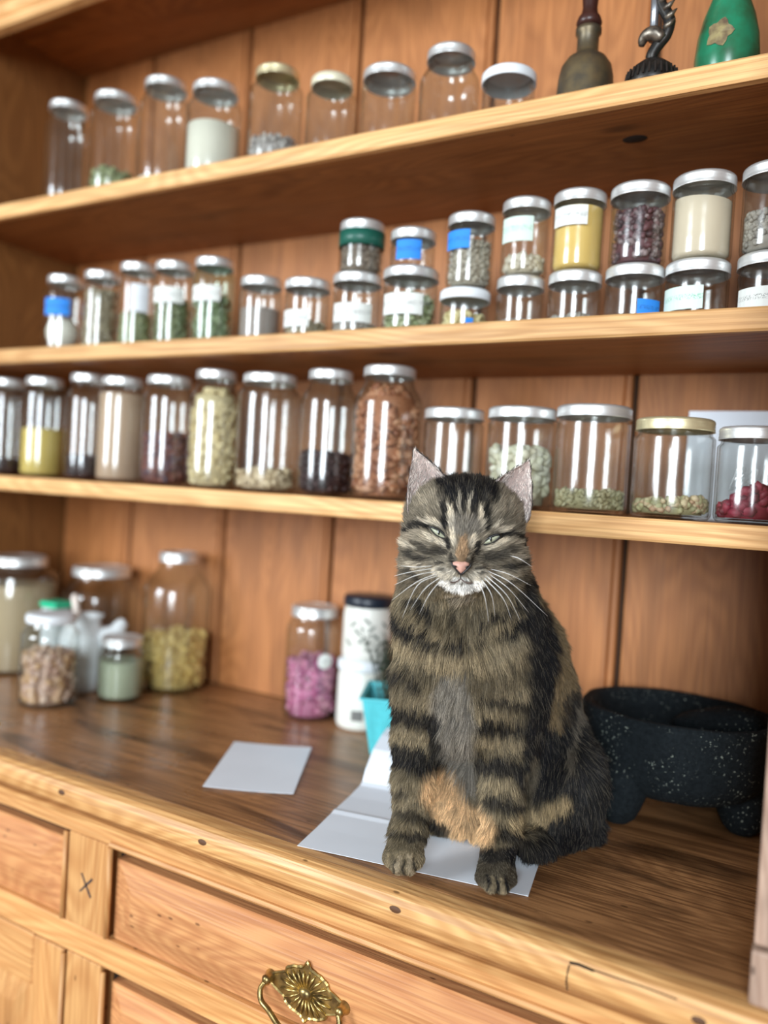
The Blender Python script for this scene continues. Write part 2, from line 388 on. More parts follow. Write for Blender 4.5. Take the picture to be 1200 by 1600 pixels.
# X scratched on the stile
Xb = bmesh.new()
for (a, b_, c_, d_) in (((-0.782, 0.729), (-0.768, 0.709), 0, 0), ((-0.783, 0.711), (-0.767, 0.727), 0, 0)):
    p = Vector((a[0] * 1.3 + 0.2325, 0, a[1] * 1.3 - 0.2160)); q = Vector((b_[0] * 1.3 + 0.2325, 0, b_[1] * 1.3 - 0.2160)); t = (q - p).normalized(); s = Vector((-t.z, 0, t.x)) * 0.0010
    vs = [Xb.verts.new((w.x + 0.773, dy, w.z - 0.72)) for dy in (0.0, 0.0006) for w in (p - s, p + s, q + s * 1.4, q - s * 1.4)]
    for f in ((0, 1, 2, 3), (7, 6, 5, 4), (0, 4, 5, 1), (1, 5, 6, 2), (2, 6, 7, 3), (3, 7, 4, 0)): Xb.faces.new([vs[i] for i in f])
tag(bm_obj('scratched_mark', Xb, m_ink, base, Vector((-0.773, YF - 0.0006, 0.72)) - base.location), 'dark cross scratched into the stile')
def raised_front(name, x0, x1, z0, z1, yrec, mat, parent, border=0.022, rise=0.007, flat=0.004):
    """drawer front / panel: field raised above sloping margins"""
    c = Vector(((x0 + x1) / 2, yrec, (z0 + z1) / 2)); bm = bmesh.new()
    def ring(ix, y): return [bm.verts.new((sx * ((x1 - x0) / 2 - ix), y, sz * ((z1 - z0) / 2 - ix))) for sx, sz in ((-1, -1), (1, -1), (1, 1), (-1, 1))]
    R = [ring(0, 0.014), ring(0, 0.0), ring(flat, 0.0), ring(border, -rise), ring(border + 0.003, -rise - 0.0006), ]
    for a, b_ in zip(R, R[1:]):
        for k in range(4): bm.faces.new((a[k], a[(k + 1) % 4], b_[(k + 1) % 4], b_[k]))
    bm.faces.new(R[-1]); bm.faces.new(R[0][::-1])
    return bm_obj(name, bm, mat, parent, c - world_loc(parent))
dr2 = raised_front('drawer', -0.7305, -0.131, Z_D1 + 0.001, Z_R1 - 0.0160, YF + 0.007, m_drawer, base, 0.030, 0.006)
dr1 = raised_front('drawer', BX0 + 0.05, -0.829, Z_D1 + 0.001, Z_R1 - 0.0150, YF + 0.008, m_drawer, base, 0.032, 0.006)
dr3 = raised_front('drawer', -0.731, -0.131, 0.50, Z_R2 - 0.018, YF + 0.009, m_drawer, base, 0.024, 0.006)
raised_front('drawer', -0.732, -0.131, 0.335, 0.492, YF + 0.010, m_front_x, base, 0.024, 0.006)
raised_front('drawer', -0.732, -0.131, 0.165, 0.327, YF + 0.010, m_front_x, base, 0.024, 0.006)
door = thing('door', None, None, Vector((-1.12, YF + 0.012, 0.39)) - base.location); door.parent = base
for k in list(door.keys()): pass
for (n_, x0, x1, z0, z1) in (('door_stile', -0.872, -0.814, 0.165, 0.622), ('door_stile', BX0 + 0.05, BX0 + 0.108, 0.165, 0.622),
                             ('door_rail', BX0 + 0.1085, -0.8725, 0.556, 0.622), ('door_rail', BX0 + 0.1085, -0.8725, 0.165, 0.235)):
    box(n_, x0, x1, YF + 0.004, YF + 0.020, z0, z1, m_front_z if 'stile' in n_ else m_front_x, door, 0.002)
raised_front('door_panel', BX0 + 0.11, -0.874, 0.236, 0.555, YF + 0.0088, m_front_z, door, 0.03, 0.006)
# brass pull on the middle drawer
HX, HZ, HY = -0.443, 0.7060, YF + 0.0002
pull = thing('pull_handle', None, None, Vector((HX, HY, HZ)) - dr2.location - base.location); pull.parent = dr2
def plate_outline(n=96):
    out = []
    for i in range(n):
        a = 2 * PI * i / n
        c, s = math.cos(a), math.sin(a)
        r = 1.0 / math.sqrt((c / 0.038) ** 2 + (s / 0.0265) ** 2)
        r *= 1 + 0.012 * math.cos(20 * a)
        r += 0.0065 * math.exp(-((abs(c) - 0.0) / 0.14) ** 2) * (1 if s > 0 else 0.8)        # top and bottom finial
        r += 0.013 * math.exp(-((abs(s)) / 0.20) ** 2)                                       # ears at both ends
        r -= 0.003 * math.exp(-((abs(s) - 0.42) / 0.14) ** 2)
        out.append((r * c, r * s))
    return out
po = plate_outline(); bm = bmesh.new()
ra = [bm.verts.new((x, 0, z)) for x, z in po]; rb_ = [bm.verts.new((x, -0.0016, z)) for x, z in po]
rc = [bm.verts.new((x * 0.95, -0.0030, z * 0.94)) for x, z in po]; rd = [bm.verts.new((x * 0.90, -0.0018, z * 0.88)) for x, z in po]
n = len(po)
for A_, B_ in ((ra, rb_), (rb_, rc), (rc, rd)):
    for k in range(n): bm.faces.new((A_[k], A_[(k + 1) % n], B_[(k + 1) % n], B_[k]))
bm.faces.new(rd); bm.faces.new(ra[::-1])
bm_obj('backplate', bm, m_brass, pull, (0, 0, 0), False)
for i in range(20):
    a = 2 * PI * (i + 0.5) / 20; c, s = math.cos(a), math.sin(a)
    r1 = 0.86 / math.sqrt((c / 0.037) ** 2 + (s / 0.0255) ** 2); r0 = 0.0085
    V, F = tube([(r0 * c, -0.002, r0 * s * 0.8), ((r0 + r1) / 2 * c, -0.0036, (r0 + r1) / 2 * s), (r1 * c, -0.0022, r1 * s)], [0.0009, 0.0015, 0.0011], 6)
    link('ray', mesh_np('ray', V, F), m_brass, pull)
V, F = lathe([(0.0, 0.0072), (0.003, 0.0070), (0.006, 0.0058), (0.0082, 0.0035), (0.0088, 0.0)], 24)
V = [(x, -z, y * 0.8) for x, y, z in V]
link('boss', mesh_np('boss', V, F), m_brass, pull)
for sx in (-1, 1):
    V, F = lathe([(0.0, 0.012), (0.003, 0.0118), (0.0055, 0.009), (0.0048, 0.006), (0.006, 0.003), (0.0075, 0.0)], 16)
    V = [(x + sx * 0.0455, -z, y + 0.001) for x, y, z in V]
    link('post', mesh_np('post', V, F), m_brass, pull)
bp_ = [(-0.0455, -0.010, 0.0), (-0.049, -0.013, -0.008), (-0.045, -0.016, -0.017), (-0.034, -0.018, -0.0215), (-0.022, -0.019, -0.030), (-0.009, -0.020, -0.036), (0.0, -0.020, -0.037)]
bp_ = bp_ + [(-x, y, z) for x, y, z in bp_[:-1][::-1]]
V, F = tube(smooth_path(bp_, 60), 0.0030, 10)
link('bail', mesh_np('bail', V, F), m_brass, pull)
# cracks and knots in the front edge, real shallow insets
def crack(pts, w, y, parent, name='crack'):
    o = link(name, mesh_np(name, *tube([(x, 0, z) for x, z in pts], w, 5)), m_crack, parent, Vector((0, y, 0)) - world_loc(parent)); return o
crack([(-0.170, CT - 0.009), (-0.171, CT - 0.016), (-0.1715, CT - 0.024), (-0.170, CT - 0.030)], 0.0006, 0.6568, base)
crack([(-0.170, CT - 0.0075), (-0.163, CT - 0.0065), (-0.150, CT - 0.0075)], 0.0012, 0.6586, base)
crack([(-0.150, CT - 0.0070), (-0.115, CT - 0.0065), (-0.085, CT - 0.0072)], 0.0005, 0.6588, base)
for (x, z) in ((-0.068, CT - 0.017), (-0.573, CT - 0.015), (-0.335, CT - 0.014), (-0.80, CT - 0.015)):
    V, F = lathe([(0.0, 0.0004), (0.0035, 0.0003), (0.0042, -0.0004)], 12); V = [(a * 1.5, -c, b * 0.8) for a, b, c in V]
    link('knot', mesh_np('knot', V, F), plain('knot_wood', (0.10, 0.04, 0.015), 0.7), base, Vector((x, 0.6566, z)) - base.location)

# ------------------------------------------------------------------ hutch
hutch = thing('shelf_hutch', 'pine shelf hutch with board back and three shelves standing on the counter', 'shelves', (-0.73, 1.0, CT))
seams = [-1.425, -1.2255, -0.9825, -0.745, -0.5005, -0.2565, -0.036]
for i in range(6):
    x0, x1 = seams[i], seams[i + 1]
    c = Vector(((x0 + x1) / 2, YB, 1.46)); hw = (x1 - x0) / 2; hh = 0.608
    g = 0.0042
    pr = [(-hw + g, 0.012), (-hw + g, 0.002), (-hw + g + 0.002, 0.0), (hw - g - 0.012, 0.0), (hw - g - 0.010, 0.004), (hw - g - 0.008, 0.0), (hw - g - 0.002, 0.0), (hw - g, 0.002), (hw - g, 0.012)]
    bm = bmesh.new()
    a = [bm.verts.new((x, y, -hh)) for x, y in pr]; b_ = [bm.verts.new((x, y, hh)) for x, y in pr]; m_ = len(pr)
    for k in range(m_): bm.faces.new((a[k], a[(k + 1) % m_], b_[(k + 1) % m_], b_[k]))
    bm.faces.new(a); bm.faces.new(b_[::-1])
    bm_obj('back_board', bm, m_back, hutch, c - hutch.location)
box('back_batten', XL, XR, YB + 0.0125, YB + 0.020, CT + 0.002, 2.0495, plain('dark_gap_board', (0.05, 0.025, 0.012), 0.9), hutch)
for (z1, nm) in ((ZA, 'shelf'), (ZB, 'shelf'), (ZC, 'shelf')):
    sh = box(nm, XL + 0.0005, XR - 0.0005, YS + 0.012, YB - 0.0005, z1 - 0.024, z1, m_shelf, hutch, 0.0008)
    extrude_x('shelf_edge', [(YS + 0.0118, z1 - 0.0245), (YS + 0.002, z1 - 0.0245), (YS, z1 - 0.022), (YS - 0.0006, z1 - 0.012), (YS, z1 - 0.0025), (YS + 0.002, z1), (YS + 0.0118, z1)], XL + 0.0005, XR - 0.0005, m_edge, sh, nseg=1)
box('top_board', XL, XR, YS + 0.02, YB + 0.012, 2.050, 2.072, m_shelf, hutch, 0.001)
cpro = [(YS + 0.0195, 1.990), (YS + 0.002, 1.990), (YS - 0.002, 1.993), (YS - 0.003, 2.003), (YS + 0.001, 2.007), (YS - 0.004, 2.011), (YS - 0.006, 2.024), (YS - 0.001, 2.028), (YS - 0.007, 2.033), (YS - 0.009, 2.050), (YS - 0.016, 2.066), (YS - 0.018, 2.078), (YS - 0.034, 2.088), (YS - 0.038, 2.104), (YS - 0.060, 2.118), (YS - 0.062, 2.134), (YS + 0.0195, 2.134)]
extrude_x('cornice', cpro, XL - 0.02, XR + 0.06, m_edge, hutch)
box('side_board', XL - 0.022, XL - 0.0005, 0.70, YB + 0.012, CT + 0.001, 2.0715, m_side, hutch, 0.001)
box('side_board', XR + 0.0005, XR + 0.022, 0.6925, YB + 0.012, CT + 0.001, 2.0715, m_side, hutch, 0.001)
box('front_stile', XR, XR + 0.05, 0.672, 0.692, 0.8965, 2.044, m_stile, hutch, 0.0025, 2)
box('front_stile', XL - 0.05, XL, 0.672, 0.692, 0.8965, 2.044, m_stile, hutch, 0.0025, 2)
box('stile_foot', XR - 0.0012, XR + 0.054, 0.669, 0.694, CT + 0.001, 0.894, m_stile, hutch, 0.003, 2)
box('stile_foot', XL - 0.054, XL + 0.0012, 0.669, 0.694, CT + 0.001, 0.894, m_stile, hutch, 0.003, 2)
for (x, z) in ((-0.47, 1.657), (-0.28, 1.657)):   # dark knots under the top shelf
    V, F = lathe([(0.0, -0.0005), (0.009, -0.0004), (0.011, 0.0004)], 14); V = [(a * 1.4, b, c) for a, b, c in V]
kn = link('shelf_knot', mesh_np('shelf_knot', V, F), m_crack, hutch, Vector((-0.237, 0.965, ZA - 0.0242)) - hutch.location)

# ------------------------------------------------------------------ jars
ICO_V = []; 
_bm = bmesh.new(); bmesh.ops.create_icosphere(_bm, subdivisions=1, radius=1.0)
ICO_V = np.array([v.co[:] for v in _bm.verts]); _bm.verts.index_update(); ICO_F = np.array([[v.index for v in f.verts] for f in _bm.faces]); _bm.free()
def bits_mesh(name, places, size, shape, jitter=0.25, zlim=None):
    """many small pieces in one mesh, per piece tint"""
    V = []; F = []; T = []
    nv = len(ICO_V)
    for i, p in enumerate(places):
        A = RNG.normal(size=(3, 3)); Q, _ = np.linalg.qr(A)
        s = size * (1 + jitter * RNG.uniform(-1, 1)) * np.array(shape)
        v = (ICO_V * s * (1 + 0.15 * RNG.normal(size=(nv, 1)))) @ Q + np.array(p)
        V.append(v); F.append(ICO_F + i * nv); T += [RNG.uniform(0.05, 0.95)] * nv
    V = np.concatenate(V); F = np.concatenate(F)
    if zlim:
        zz, sh, Ri, rn = zlim
        V[:, 2] = np.maximum(V[:, 2], 0.0045)
        lim = Ri - (Ri - rn) * np.clip((V[:, 2] - zz) / sh, 0, 1); r = np.hypot(V[:, 0], V[:, 1]) + 1e-9
        k = np.minimum(1, lim / r); V[:, 0] *= k; V[:, 1] *= k
    me = bpy.data.meshes.new(name)
    me.vertices.add(len(V)); me.vertices.foreach_set('co', V.astype(np.float32).ravel())
    me.loops.add(len(F) * 3); me.loops.foreach_set('vertex_index', F.astype(np.int32).ravel())
    me.polygons.add(len(F)); me.polygons.foreach_set('loop_start', np.arange(0, len(F) * 3, 3, dtype=np.int32))
    me.update(calc_edges=True); me.validate()
    me.polygons.foreach_set('use_smooth', [True] * len(me.polygons))
    at = me.attributes.new('tint', 'FLOAT', 'POINT'); at.data.foreach_set('value', np.array(T, dtype=np.float32))
    return me
def jar(label, X, Y, Z, H, rb, rl, lid='zinc', fill=0.0, kind=None, cols=None, size=0.004, shape=(1, 1, 1), labels=(), glass=None, group=None,
        shoulder=None, neck=0.014, slope=0.0, name='glass_jar', square=0.0, lidh=0.013, cat='jar', count=None, tilt=0.0, ribs=False):
    g = glass or m_glass
    t = thing(name, label, cat, (X, Y, Z + 0.0006), group)
    rn = min(rl - 0.0025, rb - 0.001)                       # neck outer radius
    zs = H - neck - 0.002                                   # top of the shoulder
    sh = shoulder if shoulder is not None else max(0.004, (rb - rn) * 1.5)
    w = 0.0022
    out = [(0.0, 0.0015), (rb * 0.55, 0.0015), (rb * 0.78, 0.0), (rb - 0.004, 0.0006), (rb - 0.001, 0.0035), (rb, 0.008)]
    zz = max(0.012, zs - sh)
    for k in range(1, 5):
        out.append((rb * (1 + 0.0), 0.008 + (zz - 0.008) * k / 4))
    for k in range(1, 7):
        a = k / 6 * PI / 2
        out.append((rn + (rb - rn) * (0.5 + 0.5 * math.cos(k / 6 * PI)), zz + sh * k / 6))
    out += [(rn - 0.0008, zs + 0.003), (rn - 0.0008, H - 0.004), (rn - 0.0012, H - 0.0016)]
    inn = [(max(0.0, r - w), z + (0.003 if i < 4 else 0)) for i, (r, z) in enumerate(out)][::-1]
    sq = (lambda a, r, z: 1 + square * math.cos(4 * (a + 0.6)) * (1 if z < zz else 0)) if square else None
    lathe_obj('glass', out + inn, g, t, (0, 0, 0), 36, sq)
    # lid
    if lid in ('white', 'black', 'cream', 'paleblue'):
        mt = {'white': m_white_lid, 'black': m_black_lid, 'cream': m_cream_lid, 'paleblue': m_white_lid}[lid]
        pr = [(0.0, H), (rl * 0.80, H), (rl * 0.93, H - 0.0006), (rl, H - 0.003), (rl, H - lidh), (rl - 0.0012, H - lidh - 0.001), (rl - 0.0016, H - 0.004), (0.0, H - 0.004)]
        lathe_obj('lid', pr[:-2] + [(rl - 0.0016, H - 0.0012), (0, H - 0.0012)], mt, t, (0, 0, 0), 40, (lambda a, r, z: 1 + 0.006 * math.cos(40 * a) * (z < H - 0.004)))
    else:
        mt = {'zinc': m_zinc, 'gold': m_gold}[lid]
        lathe_obj('lid', [(0.0, H - 0.0010), (rl * 0.62, H - 0.0010), (rl * 0.66, H - 0.0004), (rl * 0.80, H - 0.0004), (rl * 0.82, H - 0.0013), (0.0, H - 0.0016)], mt, t, (0, 0, 0), 32)
        lathe_obj('band', [(rl * 0.80, H + 0.0004), (rl * 0.93, H + 0.0004), (rl * 0.985, H - 0.0012), (rl, H - 0.004), (rl * 0.982, H - 0.0052), (rl, H - 0.0068), (rl * 0.982, H - 0.0082),
                           (rl, H - 0.0098), (rl * 0.99, H - lidh + 0.0012), (rl * 1.012, H - lidh), (rl * 0.985, H - lidh), (rl * 0.965, H - 0.005), (rl * 0.94, H - 0.0016), (rl * 0.80, H - 0.0002), (rl * 0.80, H + 0.0004)], mt, t, (0, 0, 0), 40)
    Ri = rb - w - 0.0006; zb = 0.0052; ht = fill * (zs - 0.006)
    if kind == 'powder':
        cm = content_mat(cols, 0.9)
        tl = tilt * ht
        prof = [(0.0, zb), (Ri * 0.9, zb), (Ri, zb + 0.004), (Ri, zb + ht * 0.5), (Ri, zb + ht), (Ri * 0.93, zb + ht + 0.001), (Ri * 0.5, zb + ht - 0.0015), (0.0, zb + ht)]
        V, F = lathe(prof, 32)
        V = [(x, y, z + (tl * (x * 0.9 - y * 0.4) / Ri * (z > zb + ht * 0.8))) for x, y, z in V]
        me = mesh_np('contents', V, F)
        at = me.attributes.new('tint', 'FLOAT', 'POINT'); at.data.foreach_set('value', np.full(len(V), 0.45, dtype=np.float32))
        tag(link('contents', me, cm, t), kind='stuff')
    elif kind == 'bits':
        cm = content_mat(cols, 0.55)
        mx = max(shape); rr = Ri - size * min(1.0, mx) * 0.9
        nn = count or int(min(420, 1.15 * (2 * PI * rr * ht) / (size * size * 2.2) + 1.2 * PI * rr * rr / (size * size * 3)))
        P = []
        for i in range(nn):
            u = RNG.uniform()
            if u < 0.78:
                a = RNG.uniform(0, 2 * PI); r = rr * RNG.uniform(0.93, 1.0); z = zb + size * 0.8 + max(0, ht - size) * RNG.uniform(0, 1)
            else:
                a = RNG.uniform(0, 2 * PI); r = rr * math.sqrt(RNG.uniform()); z = zb + ht + size * RNG.uniform(-0.6, 0.3)
            z += tilt * ht * (math.cos(a) * 0.9 - math.sin(a) * 0.4) * (z / max(ht, 1e-3)) * (r / rr)
            z = max(zb + size * 0.7, z)
            if z > zz - size: r *= max(0.3, 1 - 0.75 * (z - zz + size) / (sh + size)) 
            P.append((r * math.cos(a), r * math.sin(a), z))
        # core
        core = [(0.0, zb), (rr * 0.93, zb), (rr * 0.95, zb + ht * 0.5), (rr * 0.92, zb + ht * 0.94), (0.0, zb + ht * 0.96)]
        me = bits_mesh('contents', P, size, shape, zlim=(zz, sh, Ri, max(0.01, rn - w)))
        tag(link('contents', me, cm, t), kind='stuff')
        V, F = lathe(core, 16)
        V = [(x, y, z + (tilt * ht * (x * 0.9 - y * 0.4) / rr * (z > zb + ht * 0.7))) for x, y, z in V]
        me = mesh_np('settled_contents', V, F)
        at = me.attributes.new('tint', 'FLOAT', 'POINT'); at.data.foreach_set('value', np.full(len(V), 0.35, dtype=np.float32))
        tag(link('settled_contents', me, cm, t), kind='stuff')
    # labels: (s0, s1, z0, z1, material key); s = -1..1 across the side turned to the room
    phi = math.atan2(-Y, -X)
    for (s0, s1, z0, z1, mk) in labels:
        a0 = phi + math.asin(s0); a1 = phi + math.asin(s1); k = 10; V = []; F = []
        for i in range(k + 1):
            a = a0 + (a1 - a0) * i / k
            for r in (rb + 0.0004, rb + 0.0009):
                for z in (z0 * H, z1 * H): V.append((r * math.cos(a), r * math.sin(a), z))
        for i in range(k):
            b_ = i * 4; c = b_ + 4
            F += [(b_, c, c + 1, b_ + 1), (b_ + 2, b_ + 3, c + 3, c + 2), (b_, b_ + 2, c + 2, c), (b_ + 1, c + 1, c + 3, b_ + 3)]
        F += [(0, 1, 3, 2), (k * 4, k * 4 + 2, k * 4 + 3, k * 4 + 1)]
        lo = link('label', mesh_np('label', V, F, False), LM[mk], t)
    return t
GA, GB, GU, GC, GK = 'jars on the top shelf', 'jars along the middle shelf', 'small jars stacked on other jars', 'tall jars on the lowest shelf', 'jars standing on the counter'
WHT = ((0.80, 0.77, 0.66), (0.72, 0.68, 0.55))
GRN = ((0.20, 0.24, 0.10), (0.40, 0.42, 0.22), (0.10, 0.14, 0.06))
GRY = ((0.30, 0.27, 0.23), (0.45, 0.40, 0.34), (0.16, 0.14, 0.12))
DRK = ((0.02, 0.008, 0.008), (0.05, 0.015, 0.015), (0.01, 0.006, 0.006))
YEL = ((0.80, 0.52, 0.13), (0.86, 0.62, 0.22))
# top shelf
YA = 0.938
jar('clear jar with silver lid, leftmost on the top shelf beside the side board', -1.212, YA, ZA, 0.181, 0.037, 0.031, group=GA, shoulder=0.03)
jar('clear jar with dried green leaves at its bottom, top shelf near the left', -1.093, YA, ZA, 0.172, 0.040, 0.0345, fill=0.27, kind='bits', cols=GRN, size=0.005, shape=(1.2, 1, 0.3), group=GA, shoulder=0.02)
jar('tall clear jar almost empty, between the green leaf jar and the cream powder jar', -0.979, YA, ZA, 0.173, 0.040, 0.033, fill=0.07, kind='powder', cols=WHT, group=GA, shoulder=0.028)
jar('clear jar two thirds full of cream coloured powder on the top shelf', -0.873, YA, ZA, 0.146, 0.0423, 0.0345, fill=0.62, kind='powder', cols=WHT, group=GA, shoulder=0.02)
jar('clear jar with brass coloured lid and pale grey seeds on the top shelf', -0.754, YA, ZA, 0.145, 0.0393, 0.0319, lid='gold', fill=0.30, kind='bits', cols=((0.62, 0.56, 0.5), (0.30, 0.27, 0.26), (0.8, 0.76, 0.7)), size=0.0032, shape=(1.2, 0.8, 0.5), group=GA)
jar('empty clear jar with cream lid on the top shelf', -0.656, YA, ZA, 0.115, 0.0355, 0.0296, lid='cream', group=GA)
jar('wide necked empty jar with silver lid beside the cream lidded jar on top shelf', -0.563, YA, ZA, 0.104, 0.0365, 0.0355, group=GA)
jar('clear jar with narrow shoulders and silver lid, second from the bell on top shelf', -0.472, YA, ZA, 0.112, 0.0390, 0.0312, group=GA, shoulder=0.026)
jar('squat jar with flat white plastic lid beside the brass bell', -0.390, YA, ZA, 0.068, 0.0325, 0.0338, lid='white', group=GA)
# middle shelf, lower row
HB = ((0.45, 0.38, 0.25), (0.30, 0.25, 0.15), (0.58, 0.5, 0.36))
YBm = 0.935
t = jar('clear jar with blue tape label and round white ball, leftmost on middle shelf', -1.194, YBm, ZB, 0.131, 0.0345, 0.0289, group=GB, labels=[(-0.85, 0.25, 0.46, 0.68, 'b')])
lathe_obj('white_ball', [(0.028 * math.sin(k * PI / 16), 0.035 - 0.028 * math.cos(k * PI / 16)) for k in range(17)], content_mat(WHT), t, (0, 0, 0), 24)
jar('clear jar of beige dried herbs next to the blue taped jar', -1.101, YBm, ZB, 0.131, 0.0306, 0.0285, fill=0.85, kind='bits', cols=HB, size=0.005, shape=(1.5, 0.8, 0.3), group=GB)
jar('clear jar with plain white paper square label on the middle shelf', -1.017, YBm, ZB, 0.137, 0.0292, 0.0282, fill=0.45, kind='bits', cols=GRN, size=0.0045, shape=(1.5, 0.8, 0.3), group=GB, labels=[(-0.35, 0.6, 0.42, 0.74, 'p')])
jar('clear jar of dark green leaves under a white label, fourth from left on middle shelf', -0.937, YBm, ZB, 0.132, 0.0313, 0.0293, fill=0.6, kind='bits', cols=((0.10, 0.14, 0.05), (0.22, 0.25, 0.12), (0.35, 0.38, 0.22)), size=0.005, shape=(1.3, 1, 0.3), group=GB, labels=[(-0.9, 0.5, 0.5, 0.68, 'w')])
jar('green tinted jar of pale leaves with white label on the middle shelf', -0.853, YBm, ZB, 0.130, 0.0323, 0.0293, fill=0.62, kind='bits', cols=((0.34, 0.36, 0.22), (0.20, 0.24, 0.12), (0.50, 0.50, 0.36)), size=0.006, shape=(1.3, 1, 0.3), glass=m_glass_green, group=GB, labels=[(-0.9, 0.3, 0.48, 0.66, 'w')])
jar('empty clear jar with silver lid right of the green tinted jar', -0.760, YBm, ZB, 0.094, 0.0311, 0.0301, group=GB, fill=0.6, kind='powder', cols=((0.30, 0.25, 0.22), (0.36, 0.30, 0.26)))
jar('clear jar with a white label low on its left side, middle shelf', -0.676, YBm, ZB, 0.084, 0.0318, 0.0325, group=GB, fill=0.3, kind='bits', cols=HB, size=0.004, labels=[(-0.95, 0.1, 0.18, 0.46, 'w')])
jar('jar with long white label carrying the dark green banded jar', -0.593, YBm, ZB, 0.085, 0.0330, 0.0337, group=GB, fill=0.2, kind='bits', cols=GRY, size=0.004, labels=[(-0.88, 0.6, 0.20, 0.50, 'w')])
jar('wide jar of pale green herbs with white label below a blue taped jar', -0.510, YBm, ZB, 0.085, 0.0362, 0.0369, group=GB, fill=0.7, kind='bits', cols=((0.42, 0.45, 0.25), (0.25, 0.30, 0.14), (0.6, 0.6, 0.42)), size=0.005, shape=(1.2, 1, 0.4), labels=[(-0.9, 0.45, 0.26, 0.58, 'w')])
jar('low jar with white plastic lid and yellow chips on the middle shelf', -0.430, YBm, ZB, 0.053, 0.0313, 0.0321, lid='white', group=GB, fill=0.55, kind='bits', cols=((0.62, 0.5, 0.22), (0.8, 0.7, 0.4)), size=0.005, shape=(1.2, 1, 0.5), labels=[(0.05, 0.35, 0.08, 0.26, 'b')])
jar('small jar below the jar with the square pale green label', -0.3565, YBm, ZB, 0.062, 0.0286, 0.0289, group=GB, fill=0.1, kind='powder', cols=GRY)
jar('small jar directly below the yellow filled jar', -0.2885, YBm, ZB, 0.062, 0.0306, 0.0310, group=GB, fill=0.15, kind='bits', cols=GRY, size=0.003)
jar('small jar with blue tape low on its side below the dark bean jar', -0.2190, YBm, ZB, 0.063, 0.0320, 0.0328, group=GB, labels=[(0.12, 0.85, 0.06, 0.36, 'b')])
jar('small jar with pale green label below the flour jar', -0.1515, YBm, ZB, 0.062, 0.0333, 0.0340, group=GB, labels=[(-0.95, 0.2, 0.12, 0.52, 'g')])
jar('small jar with white label at the right end of the middle shelf', -0.0785, YBm, ZB, 0.064, 0.0318, 0.0331, group=GB, labels=[(-0.9, 0.7, 0.08, 0.42, 'w')])
# middle shelf, stacked row
e = 0.0007
gb_ = plain('dark_green_liner', (0.01, 0.10, 0.07), 0.4)
t = jar('jar with a dark green band under its lid, leftmost of the stacked jars', -0.590, YBm, ZB + 0.085 + e, 0.070, 0.0305, 0.0305, group=GU, fill=0.62, kind='bits', cols=((0.20, 0.15, 0.11), (0.32, 0.25, 0.19), (0.1, 0.07, 0.05)), size=0.003)
lathe_obj('green_band', [(0.0309, 0.036), (0.0314, 0.036), (0.0314, 0.057), (0.0309, 0.057), (0.0309, 0.036)], gb_, t, (0, 0, 0), 36)
jar('low stacked jar with a blue tape label on its middle', -0.510, YBm, ZB + 0.085 + e, 0.050, 0.0295, 0.0299, group=GU, labels=[(-0.7, 0.35, 0.16, 0.66, 'b')])
jar('stacked jar of beige grains with a tilted blue label near its top', -0.427, YBm, ZB + 0.053 + e, 0.092, 0.0295, 0.0299, group=GU, fill=0.75, kind='bits', cols=((0.48, 0.42, 0.32), (0.36, 0.31, 0.24), (0.58, 0.52, 0.42)), size=0.003, labels=[(-0.95, -0.05, 0.50, 0.75, 'b')])
jar('stacked jar with a large pale green label and few white chips', -0.3545, YBm, ZB + 0.062 + e, 0.092, 0.0285, 0.0293, group=GU, fill=0.28, kind='bits', cols=((0.7, 0.62, 0.48), (0.5, 0.42, 0.3), (0.8, 0.74, 0.62)), size=0.0045, labels=[(-0.92, 0.3, 0.42, 0.74, 'g')])
jar('stacked jar full of bright yellow powder with white label', -0.2885, YBm, ZB + 0.062 + e, 0.093, 0.0300, 0.0305, group=GU, fill=0.97, kind='powder', cols=YEL, labels=[(-0.9, 0.3, 0.54, 0.78, 'w')])
jar('stacked jar full of dark red black beans', -0.2190, YBm, ZB + 0.063 + e, 0.090, 0.0312, 0.0327, group=GU, fill=0.82, kind='bits', cols=((0.02, 0.008, 0.012), (0.16, 0.06, 0.07), (0.04, 0.01, 0.015), (0.4, 0.3, 0.3)), size=0.0040, shape=(1.3, 0.9, 0.9))
jar('stacked jar of cream flour sloping inside the glass', -0.1505, YBm, ZB + 0.062 + e, 0.093, 0.0322, 0.0329, group=GU, fill=0.88, kind='powder', cols=((0.78, 0.66, 0.50), (0.7, 0.58, 0.42)), tilt=-0.05)
jar('rightmost stacked jar with small grey seeds', -0.0800, YBm, ZB + 0.064 + e, 0.092, 0.0311, 0.0324, group=GU, fill=0.55, kind='bits', cols=GRY, size=0.003)
# lowest shelf
YC = 0.938
jar('tall clear jar with dark grains at its foot, leftmost on the lowest shelf', -1.345, YC, ZC, 0.175, 0.0400, 0.0353, group=GC, fill=0.15, kind='bits', cols=DRK, size=0.004)
jar('tall jar half full of yellow grain on the lowest shelf', -1.238, YC, ZC, 0.175, 0.0376, 0.0319, group=GC, fill=0.52, kind='powder', cols=((0.72, 0.55, 0.16), (0.62, 0.45, 0.10)))
jar('tall jar with a little dark fruit between yellow grain and beige grain jars', -1.136, YC + 0.01, ZC, 0.181, 0.0363, 0.0302, group=GC, fill=0.22, kind='bits', cols=DRK, size=0.004, shoulder=0.03)
jar('tall jar full of fine pinkish beige grain on the lowest shelf', -1.041, YC, ZC, 0.172, 0.0393, 0.0335, group=GC, fill=0.93, kind='powder', cols=((0.58, 0.41, 0.28), (0.48, 0.33, 0.22)))
